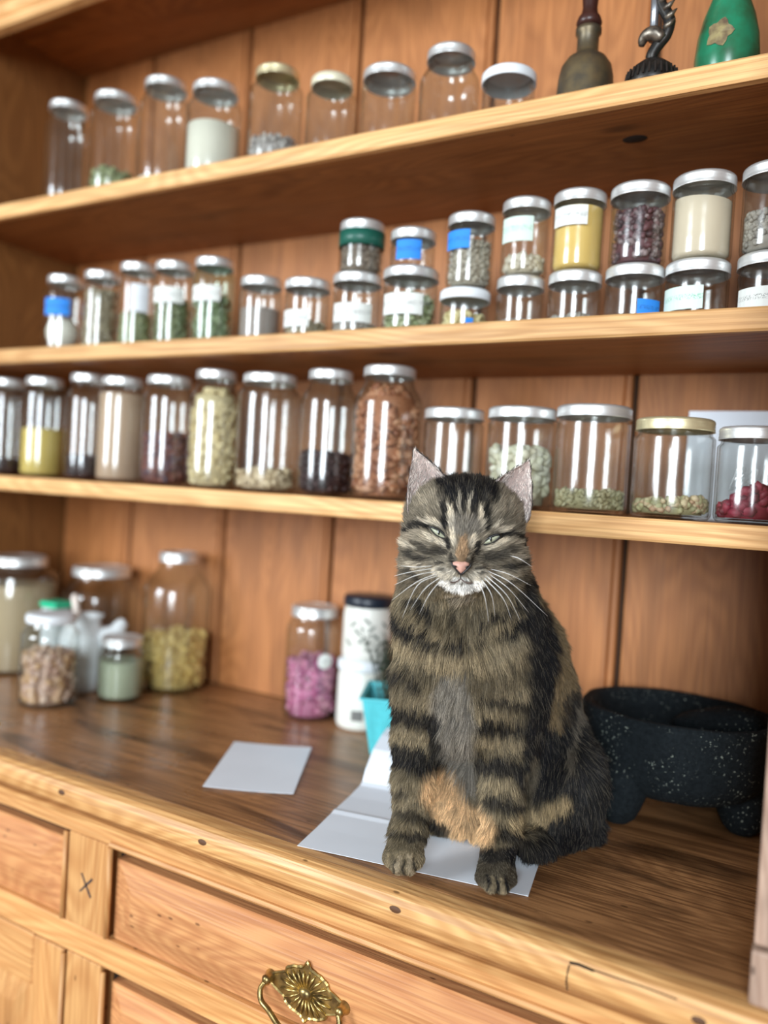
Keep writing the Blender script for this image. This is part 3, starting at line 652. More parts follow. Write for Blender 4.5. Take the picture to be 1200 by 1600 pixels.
jar('tall jar of mixed dark red and blue beans on the lowest shelf', -0.937, YC, ZC, 0.172, 0.0408, 0.0347, group=GC, fill=0.5, kind='bits', cols=((0.05, 0.02, 0.04), (0.25, 0.08, 0.05), (0.10, 0.10, 0.16)), size=0.0042, shape=(1.3, 1, 0.9), shoulder=0.02)
jar('tall jar full of pale yellow puffed cereal on the lowest shelf', -0.840, YC, ZC, 0.179, 0.0403, 0.0305, group=GC, fill=0.92, kind='bits', cols=((0.66, 0.52, 0.26), (0.78, 0.66, 0.40), (0.45, 0.34, 0.16)), size=0.0052, shape=(1, 0.9, 0.7), shoulder=0.035)
jar('wide tall jar with a few pale nuts at its bottom', -0.736, YC, ZC, 0.171, 0.0461, 0.0391, group=GC, fill=0.17, kind='bits', cols=((0.60, 0.44, 0.25), (0.75, 0.6, 0.4), (0.4, 0.28, 0.15)), size=0.006, shape=(1.2, 0.8, 0.7))
jar('tall jar with black raisins at its bottom left of the pecan jar', -0.635, YC + 0.008, ZC, 0.176, 0.0415, 0.0316, group=GC, fill=0.34, kind='bits', cols=DRK, size=0.0055, shape=(1.2, 0.9, 0.8), shoulder=0.03)
jar('tall jar full of reddish brown pecans beside the cat ear', -0.535, YC, ZC, 0.177, 0.0470, 0.0354, group=GC, fill=0.90, kind='bits', cols=((0.22, 0.07, 0.03), (0.42, 0.17, 0.08), (0.55, 0.28, 0.15), (0.12, 0.04, 0.02)), size=0.0068, shape=(1.7, 0.9, 0.7), shoulder=0.035)
jar('empty straight jar right of the pecans behind the cat ears', -0.436, YC, ZC, 0.121, 0.0387, 0.0387, group=GC)
jar('straight jar half full of large white beans behind the right cat ear', -0.344, YC, ZC, 0.122, 0.0417, 0.0421, group=GC, fill=0.66, kind='bits', cols=((0.72, 0.66, 0.50), (0.56, 0.54, 0.38), (0.82, 0.78, 0.66)), size=0.0075, shape=(1.4, 0.9, 0.7))
jar('straight wide jar with herb crumbs at its bottom, silver lid', -0.256, YC, ZC, 0.124, 0.0432, 0.0432, group=GC, fill=0.20, kind='bits', cols=((0.42, 0.36, 0.20), (0.30, 0.27, 0.14), (0.55, 0.5, 0.32)), size=0.0032, shape=(1.3, 1, 0.5))
jar('wide jar with gold lid and dried flower heads at its bottom', -0.1645, YC, ZC, 0.110, 0.0435, 0.0423, lid='gold', group=GC, fill=0.17, kind='bits', cols=((0.50, 0.46, 0.24), (0.34, 0.32, 0.17), (0.62, 0.5, 0.3), (0.45, 0.25, 0.15)), size=0.0048, shape=(1.1, 1, 0.8), tilt=0.15)
jb = jar('embossed jar of dark red dried fruit at the right end of the lowest shelf', -0.0815, YC - 0.005, ZC, 0.101, 0.0371, 0.0364, group=GC, fill=0.33, kind='bits', cols=((0.20, 0.012, 0.03), (0.34, 0.03, 0.06), (0.10, 0.005, 0.015)), size=0.0062, shape=(1.3, 1, 0.8), tilt=0.45)
# raised word on the embossed jar
fc = bpy.data.curves.new('embossed_word', 'FONT'); fc.body = 'Ball'; fc.size = 0.030; fc.shear = 0.35; fc.align_x = 'CENTER'; fc.extrude = 0.0003; fc.resolution_u = 3
fo = bpy.data.objects.new('tmp_word', fc); COL.objects.link(fo)
dg = bpy.context.evaluated_depsgraph_get(); tm = bpy.data.meshes.new_from_object(fo.evaluated_get(dg)); bpy.data.objects.remove(fo)
ph = math.atan2(-YC, 0.0815) - 0.12
for v in tm.vertices:
    a = ph + v.co.x / 0.0371; r = 0.0376 + v.co.z; z = 0.040 + v.co.y + 0.012 * (v.co.x / 0.03)
    v.co = (r * math.cos(a), r * math.sin(a), z)
tm.update(); link('embossed_word', tm, m_glass, jb)
tag(box('white_card', -0.178, -0.072, 1.108, 1.1092, ZC + 0.0004, 1.354, m_paper, None), 'blank white card leaning behind the gold lidded and dried fruit jars', 'card')

# counter jars
jar('large jar of beige oats with silver lid against the left side board', -1.336, 0.975, CT, 0.212, 0.071, 0.050, group=GK, fill=0.82, kind='powder', cols=((0.52, 0.40, 0.25), (0.42, 0.32, 0.19)), shoulder=0.02, lidh=0.016)
jar('large round shouldered clear jar behind the white jug', -1.208, 1.060, CT, 0.200, 0.072, 0.053, group=GK, shoulder=0.04, lidh=0.016)
jar('tall narrow necked jar half full of yellow curled pasta', -1.027, 1.074, CT, 0.243, 0.0600, 0.0345, group=GK, fill=0.40, kind='bits', cols=((0.66, 0.46, 0.13), (0.78, 0.58, 0.22), (0.45, 0.30, 0.08)), size=0.0075, shape=(1.5, 0.8, 0.6), shoulder=0.055, lidh=0.016)
jar('small jar of pinkish brown nuts with pale blue lid near the counter front', -1.094, 0.862, CT, 0.146, 0.0455, 0.0385, lid='white', group=GK, fill=0.62, kind='bits', cols=((0.42, 0.24, 0.17), (0.60, 0.42, 0.33), (0.52, 0.30, 0.12), (0.7, 0.55, 0.48)), size=0.0072, shape=(1.3, 0.9, 0.8), shoulder=0.02)
jar('small jar of pale green powder with silver lid on the counter', -1.034, 0.957, CT, 0.104, 0.0380, 0.0340, group=GK, fill=0.72, kind='powder', cols=((0.36, 0.40, 0.27), (0.48, 0.52, 0.38)))
t = jar('jar half full of pink and purple petals with a round sticker', -0.735, 1.088, CT, 0.181, 0.0450, 0.0385, group=GK, fill=0.55, kind='bits', cols=((0.30, 0.05, 0.16), (0.60, 0.18, 0.34), (0.75, 0.35, 0.45), (0.18, 0.03, 0.12)), size=0.0060, shape=(1.2, 1, 0.4), shoulder=0.022, lidh=0.016)
V, F = lathe([(0, 0.0008), (0.012, 0.0008), (0.0125, 0.0)], 20); V = [(z + 0.0005, x, y) for x, y, z in V]
st = link('round_sticker', mesh_np('round_sticker', V, F), LM['w'], t, (0.0455 * math.cos(math.atan2(-1.088, 0.735) + 0.45), 0.0455 * math.sin(math.atan2(-1.088, 0.735) + 0.45), 0.098)); st.rotation_euler = (0, 0, math.atan2(-1.088, 0.735) + 0.45)
# two white canisters stacked
m_cream = plain('cream_canister', (0.78, 0.77, 0.70), 0.4, 0, 0.05)
m_print = plain('grey_green_print', (0.20, 0.22, 0.19), 0.6)
def canister(label, X, Y, Z, H, r, lidm, group):
    t = thing('canister', label, 'canister', (X, Y, Z), group)
    lathe_obj('body', [(0.0, 0.0), (r * 0.86, 0.0), (r * 0.96, 0.003), (r, 0.010), (r, H - 0.030), (r * 0.97, H - 0.022), (r * 0.94, H - 0.018), (r * 0.94, H - 0.006), (0.0, H - 0.006)], m_cream, t, (0, 0, 0), 40)
    lathe_obj('lid', [(0.0, H), (r * 0.96, H), (r * 1.03, H - 0.003), (r * 1.04, H - 0.015), (r * 0.99, H - 0.0165), (r * 0.97, H - 0.004), (0.0, H - 0.004)], lidm, t, (0, 0, 0), 40)
    return t
wc = canister('white canister with white lid and small grey square mark, lower of the stacked pair', -0.642, 1.092, CT + 0.0005, 0.108, 0.0375, m_white_lid, 'stacked white canisters')
bc = canister('white canister with black lid and leaf print standing on another canister', -0.638, 1.096, CT + 0.1092, 0.100, 0.0395, m_black_lid, 'stacked white canisters')
ph = math.atan2(-1.09, 0.64)
def curved_patch(name, r, a0, a1, z0, z1, mat, parent, th=0.0004):
    k = 6; V = []; F = []
    for i in range(k + 1):
        a = a0 + (a1 - a0) * i / k
        for rr in (r, r + th):
            for z in (z0, z1): V.append((rr * math.cos(a), rr * math.sin(a), z))
    for i in range(k):
        b_ = i * 4; c = b_ + 4
        F += [(b_, c, c + 1, b_ + 1), (b_ + 2, b_ + 3, c + 3, c + 2), (b_, b_ + 2, c + 2, c), (b_ + 1, c + 1, c + 3, b_ + 3)]
    F += [(0, 1, 3, 2), (k * 4, k * 4 + 2, k * 4 + 3, k * 4 + 1)]
    return link(name, mesh_np(name, V, F, False), mat, parent)
curved_patch('printed_mark', 0.0377, ph - 0.35, ph + 0.15, 0.017, 0.033, plain('grey_mark', (0.16, 0.15, 0.14), 0.7), wc)
for i in range(9):   # leaf sprig print
    a = ph - 0.8 + 0.19 * i; z = 0.028 + 0.006 * ((i * 5) % 7)
    V = []; F = []
    ang = 0.7 if i % 2 else -0.7
    for k in range(10):
        b2 = 2 * PI * k / 10; lx = 0.0085 * math.cos(b2); lz = 0.0024 * math.sin(b2)
        x_ = lx * math.cos(ang) - lz * math.sin(ang); z_ = lx * math.sin(ang) + lz * math.cos(ang)
        aa = a + x_ / 0.0398; V.append((0.0398 * math.cos(aa), 0.0398 * math.sin(aa), z + z_))
    link('leaf_print', mesh_np('leaf_print', V, [tuple(range(10))], False), m_print, bc)

# white jug with handle and cream spoon, green clip bag
m_jug = plain('white_enamel', (0.80, 0.84, 0.85), 0.35, 0, 0.03)
jug = thing('jug', 'white round jug with side spout behind the pale green powder jar', 'jug', (-1.128, 0.955, CT + 0.0005))
lathe_obj('body', [(0.0, 0.0), (0.030, 0.0), (0.034, 0.004), (0.037, 0.020), (0.039, 0.060), (0.038, 0.090), (0.032, 0.108), (0.028, 0.118), (0.031, 0.126), (0.0335, 0.129), (0.032, 0.1295), (0.027, 0.119), (0.031, 0.106), (0.036, 0.088), (0.036, 0.02), (0.0, 0.006)], m_jug, jug, (0, 0, 0), 36)
V, F = tube(smooth_path([(0.030, 0.018, 0.090), (0.046, 0.029, 0.100), (0.052, 0.036, 0.114), (0.058, 0.041, 0.119)], 16), [0.020 - 0.00085 * i for i in range(16)], 12)
link('spout', mesh_np('spout', V, F), m_jug, jug)
sp = thing('wooden_spoon', 'pale wooden spoon handle sticking up out of the white jug', 'spoon', (-1.128, 0.952, CT + 0.010))
V, F = tube([(0.004, 0.006, 0.0), (0.0, 0.0, 0.06), (-0.012, -0.008, 0.150), (-0.013, -0.009, 0.156)], [0.004, 0.0050, 0.0068, 0.003], 10)
link('handle', mesh_np('handle', V, F), plain('pale_wood', (0.78, 0.68, 0.60), 0.5, 0, 0.15, 60), sp)
tin = thing('container', 'clear box with bright green lid between the oat jar and white jug', 'container', (-1.189, 0.945, CT + 0.0005))
bm = bmesh.new(); add_box(bm, -0.020, 0.020, -0.017, 0.017, 0.0, 0.136, 0.005, 2); bm_obj('body', bm, plain('frosted_plastic', (0.62, 0.66, 0.66), 0.3, 0, 0.05), tin, (0, 0, 0))
bm = bmesh.new(); add_box(bm, -0.0215, 0.0215, -0.019, 0.019, 0.1362, 0.147, 0.003, 2); bm_obj('lid', bm, plain('green_plastic', (0.02, 0.50, 0.26), 0.35), tin, (0, 0, 0))

# turquoise berry basket with herb sprigs
m_turq = plain('turquoise_pulp', (0.10, 0.60, 0.66), 0.6, 0, 0.12, 70, 0.0004)
bk = thing('berry_basket', 'turquoise square berry basket of dried herb sprigs behind the cat', 'basket', (-0.538, 1.030, CT + 0.0005), rz=0.42)
bm = bmesh.new(); hb, ht_, hz = 0.036, 0.050, 0.080
R = []
for (h_, z, i_) in ((hb, 0, 0), (ht_, hz, 0), (ht_ + 0.004, hz + 0.001, 0), (ht_ + 0.004, hz + 0.004, 0), (ht_ - 0.002, hz + 0.003, 0), (hb - 0.002, 0.003, 0)):
    ring = []
    for k in range(32):
        s_ = k / 8; side = int(s_); f = (s_ - side) * 2 - 1
        x, y = [(f, -1), (1, f), (-f, 1), (-1, -f)][side]
        fl = 0.965 if (k % 2 and z < hz) else 1.0      # pressed vertical flutes
        ring.append(bm.verts.new((x * h_ * fl, y * h_ * fl, z)))
    R.append(ring)
for a, b_ in zip(R, R[1:]):
    for k in range(32): bm.faces.new((a[k], a[(k + 1) % 32], b_[(k + 1) % 32], b_[k]))
bm.faces.new(R[0][::-1]); bm.faces.new(R[-1])
bm_obj('basket', bm, m_turq, bk, (0, 0, 0))
m_herb = plain('dried_herb', (0.055, 0.075, 0.045), 0.7, 0, 0.5, 120)
for i in range(16):
    a = RNG.uniform(0, 2 * PI); r0 = 0.02 * RNG.uniform(0.2, 1); lean = RNG.uniform(0.2, 0.65)
    if i < 7: a = PI + RNG.uniform(-1.2, 0.9); lean = RNG.uniform(0.35, 0.75)
    h_ = RNG.uniform(0.075, 0.135)
    p0 = Vector((r0 * math.cos(a), r0 * math.sin(a), 0.02)); p3 = p0 + Vector((math.cos(a) * lean * h_, math.sin(a) * lean * h_, h_ * 0.95 + 0.04))
    pm = (p0 + p3) / 2 + Vector((0, 0, 0.012)); path = smooth_path([p0, pm, p3], 12)
    V, F = tube(path, [0.0013 - 0.00007 * k for k in range(len(path))], 5); V = [Vector(v) for v in V]
    for j in range(34):
        q = path[3 + int(RNG.uniform(0, 1) * (len(path) - 4))]; d = Vector(RNG.normal(size=3)); d.z = abs(d.z) * 0.6 + 0.3; d.normalize()
        s_ = d.cross(Vector((0.3, 0.2, 1))).normalized() * 0.0016; L_ = RNG.uniform(0.010, 0.018)
        b0 = len(V); V += [q, q + d * L_ * 0.5 + s_, q + d * L_, q + d * L_ * 0.5 - s_ + Vector((0, 0, 0.0008))]; F += [(b0, b0 + 1, b0 + 2), (b0, b0 + 2, b0 + 3)]
    link('herb_sprig', mesh_np('herb_sprig', V, F, False), m_herb, bk)

# ------------------------------------------------------------------ papers
bm = bmesh.new()
q = [(-0.735, 0.900), (-0.635, 0.951), (-0.552, 0.793), (-0.653, 0.744)]
cx, cy = sum(p[0] for p in q) / 4, sum(p[1] for p in q) / 4
N = 8; gr = []
for layer in (0.0012, 0.0007):
    g_ = []
    for i in range(N + 1):
        row = []
        for j in range(N + 1):
            u, v = i / N, j / N
            x = (1 - v) * ((1 - u) * q[0][0] + u * q[1][0]) + v * ((1 - u) * q[3][0] + u * q[2][0])
            y = (1 - v) * ((1 - u) * q[0][1] + u * q[1][1]) + v * ((1 - u) * q[3][1] + u * q[2][1])
            row.append(bm.verts.new((x - cx, y - cy, layer + 0.004 * (u - 0.5) ** 2)))
        g_.append(row)
    gr.append(g_)
for g_ in gr:
    for i in range(N):
        for j in range(N): bm.faces.new((g_[i][j], g_[i + 1][j], g_[i + 1][j + 1], g_[i][j + 1]))
def rim(g_): return [g_[i][0] for i in range(N + 1)] + [g_[N][j] for j in range(1, N + 1)] + [g_[i][N] for i in range(N - 1, -1, -1)] + [g_[0][j] for j in range(N - 1, 0, -1)]
ra_, rb2 = rim(gr[0]), rim(gr[1])
for k in range(len(ra_)): bm.faces.new((ra_[k], ra_[(k + 1) % len(ra_)], rb2[(k + 1) % len(ra_)], rb2[k]))
tag(bm_obj('note_paper', bm, m_paper, None, (cx, cy, CT)), 'blank white note paper lying alone on the counter left of the cat', 'paper')
# folded letter under the cat
P0 = np.array([-0.467, 0.683]); ee = np.array([0.2358, 0.0450]); en = ee / np.linalg.norm(ee); nn_ = np.array([-en[1], en[0]])
prof = [(0.0, 0.0006), (0.05, 0.0005), (0.092, 0.0012), (0.100, 0.0026), (0.108, 0.0014), (0.15, 0.0010), (0.186, 0.0022), (0.195, 0.0050), (0.205, 0.018), (0.230, 0.036), (0.262, 0.046), (0.286, 0.050)]
V = []; M_ = 12
for th in (0.0, 0.0004):
    for (s_, z) in prof:
        for i in range(M_ + 1):
            u = i / M_; p = P0 + ee * u + nn_ * s_ * (1 - 0.0 * u)
            w_ = min(1.0, max(0.0, (u - 0.24) / 0.2)); w_ = w_ * w_ * (3 - 2 * w_); zz = z * (1 - w_) + 0.0004 * w_
            V.append((p[0], p[1], CT + 0.0003 + zz + th))
F = []; K_ = len(prof); st_ = M_ + 1; hh = K_ * st_
for a in range(K_ - 1):
    for i in range(M_):
        b_ = a * st_ + i; F += [(b_, b_ + st_, b_ + st_ + 1, b_ + 1), (hh + b_, hh + b_ + 1, hh + b_ + st_ + 1, hh + b_ + st_)]
for i in range(M_):
    F += [(i, i + 1, hh + i + 1, hh + i), ((K_ - 1) * st_ + i, hh + (K_ - 1) * st_ + i, hh + (K_ - 1) * st_ + i + 1, (K_ - 1) * st_ + i + 1)]
for a in range(K_ - 1):
    F += [(a * st_, hh + a * st_, hh + (a + 1) * st_, (a + 1) * st_), (a * st_ + M_, (a + 1) * st_ + M_, hh + (a + 1) * st_ + M_, hh + a * st_ + M_)]
c0 = np.array([-0.35, 0.70, CT])
lt = link('folded_letter', mesh_np('folded_letter', [np.array(v) - c0 for v in V], F, False), m_paper, None, tuple(c0))
tag(lt, 'white letter with fold creases lying under the paws of the cat', 'paper')
# faint printed lines on the letter
for (s_, u0, u1) in ((0.150, 0.35, 0.60), (0.157, 0.28, 0.62), (0.164, 0.30, 0.50), (0.134, 0.26, 0.44), (0.128, 0.26, 0.40)):
    V = []
    for (u, ds) in ((u0, 0), (u1, 0), (u1, 0.0012), (u0, 0.0012)):
        p = P0 + ee * u + nn_ * (s_ + ds); V.append((p[0] - c0[0], p[1] - c0[1], 0.0022))
    link('printed_line', mesh_np('printed_line', V, [(0, 1, 2, 3)], False), plain('faint_print', (0.42, 0.47, 0.56), 0.8), lt)

# ------------------------------------------------------------------ stone bowl
def stone_mat():
    m, nt, b = new_mat('dark_volcanic_stone'); L = nt.links.new
    tc = nd(nt, 'ShaderNodeTexCoord')
    n = nd(nt, 'ShaderNodeTexNoise', i_Scale=190.0, i_Detail=5.0, i_Roughness=0.7); L(tc.outputs['Object'], n.inputs['Vector'])
    n2 = nd(nt, 'ShaderNodeTexNoise', i_Scale=330.0, i_Detail=2.0); L(tc.outputs['Object'], n2.inputs['Vector'])
    n3 = nd(nt, 'ShaderNodeTexNoise', i_Scale=22.0, i_Detail=2.0); L(tc.outputs['Object'], n3.inputs['Vector'])
    r = ramp(nt, [(0.35, (0.003, 0.006, 0.008)), (0.65, (0.011, 0.016, 0.019))], n.outputs[0])
    r2 = ramp(nt, [(0.64, (0, 0, 0)), (0.70, (1, 1, 1))], n2.outputs[0]); r3 = ramp(nt, [(0.45, (0, 0, 0)), (0.6, (1, 1, 1))], n3.outputs[0])
    mu = nd(nt, 'ShaderNodeMath', operation='MULTIPLY'); L(r2.outputs[0], mu.inputs[0]); L(r3.outputs[0], mu.inputs[1])
    c = mix(nt, r.outputs[0], (0.34, 0.38, 0.32), mu.outputs[0]); L(c, b.inputs['Base Color'])
    b.inputs['Roughness'].default_value = 0.85; b.inputs['Specular IOR Level'].default_value = 0.25
    bp = nd(nt, 'ShaderNodeBump'); bp.inputs['Strength'].default_value = 0.9; bp.inputs['Distance'].default_value = 0.003
    L(n.outputs[0], bp.inputs['Height']); L(bp.outputs[0], b.inputs['Normal'])
    return m
m_stone = stone_mat()
bw = thing('stone_bowl', 'dark speckled volcanic stone bowl on three stubby legs behind the cat', 'bowl', (-0.156, 1.035, CT + 0.0005))
def lump(a, r, z): return 1 + 0.14 * math.cos(a) ** 2 - 0.04 * math.sin(a) ** 2 + 0.015 * math.sin(3 * a + 1) + 0.012 * math.sin(7 * a + z * 60) + 0.008 * math.sin(13 * a - z * 90)
lathe_obj('bowl', [(0.0, 0.030), (0.040, 0.030), (0.066, 0.034), (0.084, 0.045), (0.094, 0.062), (0.0985, 0.085), (0.1010, 0.110), (0.1025, 0.124), (0.101, 0.130), (0.096, 0.1315), (0.090, 0.129), (0.085, 0.118), (0.074, 0.095), (0.055, 0.073), (0.03, 0.062), (0.0, 0.060)], m_stone, bw, (0, 0, 0), 64, lump)
for a, R_ in ((4.08, 0.084), (6.15, 0.082), (1.65, 0.062)):
    c_, s_ = R_ * math.cos(a), R_ * math.sin(a)
    V, F = tube([(0.84 * c_, 0.84 * s_, 0.066), (0.96 * c_, 0.96 * s_, 0.040), (c_, s_, 0.020), (c_, s_, 0.008), (c_, s_, 0.0015), (c_, s_, 0.0)], [0.032, 0.030, 0.026, 0.021, 0.014, 0.008], 18)
    link('leg', mesh_np('leg', V, F), m_stone, bw)
ms_ = thing('grinding_stone', 'wedge shaped grinding stone resting inside the dark stone bowl', 'grinding stone', (-0.112, 1.048, CT + 0.101))
bm = bmesh.new()
bmesh.ops.create_uvsphere(bm, u_segments=24, v_segments=16, radius=1.0)
for v in bm.verts:
    x, y, z = v.co; k = 0.55 + 0.45 * (x + 1) / 2
    v.co = Vector((x * 0.052, y * 0.030 * k, z * 0.026 * k + 0.010 + 0.012 * (x + 1) * 0.5 + 0.0012 * math.sin(x * 9 + y * 7)))
bm_obj('stone', bm, m_stone, ms_, (0, 0, 0), smooth=True)

# ------------------------------------------------------------------ ornaments on the top shelf
m_oldbrass = plain('tarnished_brass', (0.20, 0.15, 0.08), 0.45, 0.7, 0.0, 60, 0.0004, col2=(0.12, 0.10, 0.07))
m_dkwood = plain('dark_turned_wood', (0.055, 0.018, 0.014), 0.35, 0, 0.4, 40)
bl = thing('hand_bell', 'tarnished brass hand bell with dark turned wooden handle on top shelf', 'bell', (-0.2905, 0.930, ZA + 0.0005))
lathe_obj('bell', [(0.036, 0.0), (0.0355, 0.004), (0.033, 0.020), (0.0315, 0.040), (0.0290, 0.052), (0.023, 0.061), (0.016, 0.066), (0.0125, 0.070), (0.0125, 0.089), (0.0150, 0.092), (0.0150, 0.097), (0.011, 0.099), (0.0, 0.099), (0.0, 0.060), (0.020, 0.055), (0.029, 0.035), (0.034, 0.0), (0.036, 0.0)], m_oldbrass, bl, (0, 0, 0), 40)
lathe_obj('handle', [(0.0, 0.0995), (0.013, 0.0995), (0.0150, 0.104), (0.0130, 0.110), (0.0095, 0.115), (0.0085, 0.122), (0.0105, 0.145), (0.0125, 0.165), (0.0120, 0.180), (0.0085, 0.192), (0.0, 0.196)], m_dkwood, bl, (0, 0, 0), 24)
m_iron = plain('dark_cast_metal', (0.055, 0.05, 0.045), 0.42, 0.7, 0.0, 80, 0.0005, col2=(0.02, 0.02, 0.02))
m_bird = plain('silvered_metal', (0.30, 0.26, 0.21), 0.4, 0.8, 0.0, 120, 0.0008, col2=(0.10, 0.085, 0.07))
mh = thing('cast_stand', 'dark metal ornament with a curled fish figure on a slotted domed base', 'ornament', (-0.2085, 0.905, ZA + 0.0005))
lathe_obj('base', [(0.0, 0.0), (0.0265, 0.0), (0.0275, 0.003), (0.026, 0.012), (0.0215, 0.022), (0.013, 0.029), (0.0, 0.031)], m_iron, mh, (0, 0, 0), 36, lambda a, r, z: 1 + (0.04 if 0.004 < z < 0.02 else 0) * math.cos(18 * a))
for i in range(14):
    a = PI + PI * (i + 0.5) / 14; c, s = math.cos(a), math.sin(a)
    V, F = tube([(0.0283 * c, 0.0283 * s, 0.006), (0.0265 * c, 0.0265 * s, 0.017)], 0.0013, 6)
    link('slot', mesh_np('slot', V, F), m_crack, mh)
V, F = tube(smooth_path([(0.0, 0, 0.028), (-0.002, 0, 0.036), (0.003, 0, 0.046), (0.012, 0, 0.056), (0.015, 0, 0.070), (0.010, 0, 0.082), (0.004, 0, 0.094), (0.006, 0, 0.110), (0.002, 0, 0.128)], 32),
            [0.006] * 4 + [0.0065] * 6 + [0.006] * 6 + [0.0065] * 6 + [0.006] * 5 + [0.005] * 3 + [0.003] * 3, 10)
link('curved_body', mesh_np('curved_body', V, F), m_iron, mh)
V, F = tube(smooth_path([(0.010, -0.005, 0.050), (0.0, -0.006, 0.058), (-0.010, -0.005, 0.056), (-0.013, -0.003, 0.048)], 14), [0.005, 0.0062, 0.0072, 0.0078, 0.008, 0.008, 0.0075, 0.007, 0.0062, 0.0055, 0.005, 0.004, 0.003][:13], 10)
link('fish_head', mesh_np('fish_head', V, F), m_bird, mh)
for i in range(7):
    z = 0.062 + 0.010 * i; x = [0.017, 0.018, 0.015, 0.011, 0.010, 0.011, 0.009][i]
    V, F = tube([(x - 0.006, -0.004, z), (x, -0.006, z + 0.003), (x + 0.005, -0.005, z + 0.008)], [0.0035, 0.003, 0.0006], 6)
    link('scale', mesh_np('scale', V, F), m_bird, mh)
V, F = tube([(-0.001, -0.001, 0.052), (-0.002, -0.001, 0.130)], 0.0045, 10)
link('rod', mesh_np('rod', V, F), plain('pale_steel', (0.35, 0.37, 0.40), 0.3, 0.8), mh)
m_gv, nt, b = new_mat('green_glazed')
tc = nd(nt, 'ShaderNodeTexCoord'); n = nd(nt, 'ShaderNodeTexNoise', i_Scale=30.0, i_Detail=4.0); nt.links.new(tc.outputs['Object'], n.inputs['Vector'])
r = ramp(nt, [(0.35, (0.015, 0.20, 0.10)), (0.55, (0.02, 0.13, 0.06)), (0.72, (0.03, 0.05, 0.025))], n.outputs[0]); nt.links.new(r.outputs[0], b.inputs['Base Color']); b.inputs['Roughness'].default_value = 0.25
gv = thing('green_vase', 'glossy green teardrop vase with brown flower mark at the right end of top shelf', 'vase', (-0.1375, 0.938, ZA + 0.0005))
lathe_obj('body', [(0.0, 0.0), (0.024, 0.0), (0.0295, 0.006), (0.0325, 0.018), (0.0335, 0.034), (0.0315, 0.056), (0.0265, 0.078), (0.0200, 0.096), (0.0155, 0.112), (0.0135, 0.126), (0.0165, 0.138), (0.014, 0.1385), (0.011, 0.126), (0.011, 0.112), (0.0, 0.09)], m_gv, gv, (0, 0, 0), 40)
ph = math.atan2(-0.938, 0.1375) - 0.28
m_patch = plain('brown_glaze_patch', (0.12, 0.08, 0.05), 0.35, 0, 0.4, 90, col2=(0.32, 0.26, 0.12))
V = []; 
for k in range(20):
    b2 = 2 * PI * k / 20; rr = 0.013 * (1 + 0.18 * math.cos(5 * b2)); a = ph + rr * math.cos(b2) / 0.033; z = 0.048 + rr * math.sin(b2) * 1.1
    rz_ = 0.0337 if z < 0.034 else 0.0337 - (z - 0.034) * 0.10 - max(0, z - 0.056) * 0.14
    V.append(((rz_ + 0.0006) * math.cos(a), (rz_ + 0.0006) * math.sin(a), z))
V.append((0.0335 * math.cos(ph), 0.0335 * math.sin(ph), 0.048))
link('flower_mark', mesh_np('flower_mark', V, [(k, (k + 1) % 20, 20) for k in range(20)], False), m_patch, gv)
#CAT#
# ------------------------------------------------------------------ cat
CP = np.array([0.0, 0.0, 1.224]); RX = np.array(AX); RY = np.array(AY); RZ = np.array(AZ)
CR = np.stack([RX, RY, RZ])                          # world = CR @ cam
def at(x, y, d):
    """point at picture position (1200 x 1600 frame) and distance d along the view axis, metres"""
    c = np.array([(x - 600.0) / FPX * d, -(y - 800.0) / FPX * d, -d])
    return CP + CR @ c
def image_px(p):
    """project world points (n,3) from the camera: image pixel x, y and view depth"""
    c = (p - CP) @ CR
    return 600.0 + FPX * c[:, 0] / -c[:, 2], 800.0 - FPX * c[:, 1] / -c[:, 2], -c[:, 2]
PR = []      # primitives: (kind, args, blend)
def cone(a, b, ra, rb, k=0.012): PR.append(('c', np.array(a), np.array(b), ra, rb, k))
def ell(c, r, k=0.015, rot=None): PR.append(('e', np.array(c), np.array(r), rot, k))
U = np.array([0.8693, 0.4943, 0.0]); Vv = np.array([-0.4943, 0.8693, 0.0]); Wz = np.array([0, 0, 1.0])
BASIS = np.stack([U, Vv, Wz])
def E_(px, py, d, ru, rv, rw, k=0.015, roll=0.0, yaw=0.0):
    c, s = math.cos(roll), math.sin(roll); cy_, sy_ = math.cos(yaw), math.sin(yaw)
    R1 = np.array([[c, 0, s], [0, 1, 0], [-s, 0, c]]); R2 = np.array([[cy_, sy_, 0], [-sy_, cy_, 0], [0, 0, 1]])
    ell(at(px, py, d), (ru, rv, rw), k, R1 @ R2 @ BASIS)
def C_(p, q, ra, rb, k=0.012): cone(at(*p), at(*q), ra, rb, k)
HR = 0.10      # roll of the head
# torso, rump, haunches
E_(742, 985, 0.850, 0.062, 0.058, 0.075, 0.03)
E_(728, 1060, 0.838, 0.062, 0.055, 0.080, 0.03)
E_(785, 1060, 0.905, 0.073, 0.075, 0.105, 0.03, 0.06)
E_(805, 1150, 0.930, 0.076, 0.085, 0.100, 0.03, 0.03)
E_(800, 1215, 0.960, 0.078, 0.080, 0.062, 0.03)
E_(862, 1215, 0.895, 0.046, 0.082, 0.066, 0.018, -0.15, 0.25)        # right haunch
E_(700, 1225, 0.955, 0.040, 0.070, 0.055, 0.02)                      # left haunch
E_(735, 1215, 0.895, 0.050, 0.050, 0.052, 0.02)                      # belly
E_(732, 1268, 0.880, 0.036, 0.034, 0.026, 0.015)
C_((872, 1290, 0.87), (838, 1318, 0.835), 0.022, 0.0155, 0.012)      # right hind foot
C_((838, 1318, 0.838), (822, 1322, 0.822), 0.0155, 0.013, 0.008)
C_((905, 1295, 0.895), (872, 1290, 0.87), 0.026, 0.022, 0.012)
C_((700, 1262, 0.93), (684, 1287, 0.885), 0.020, 0.014, 0.012)       # left hind foot
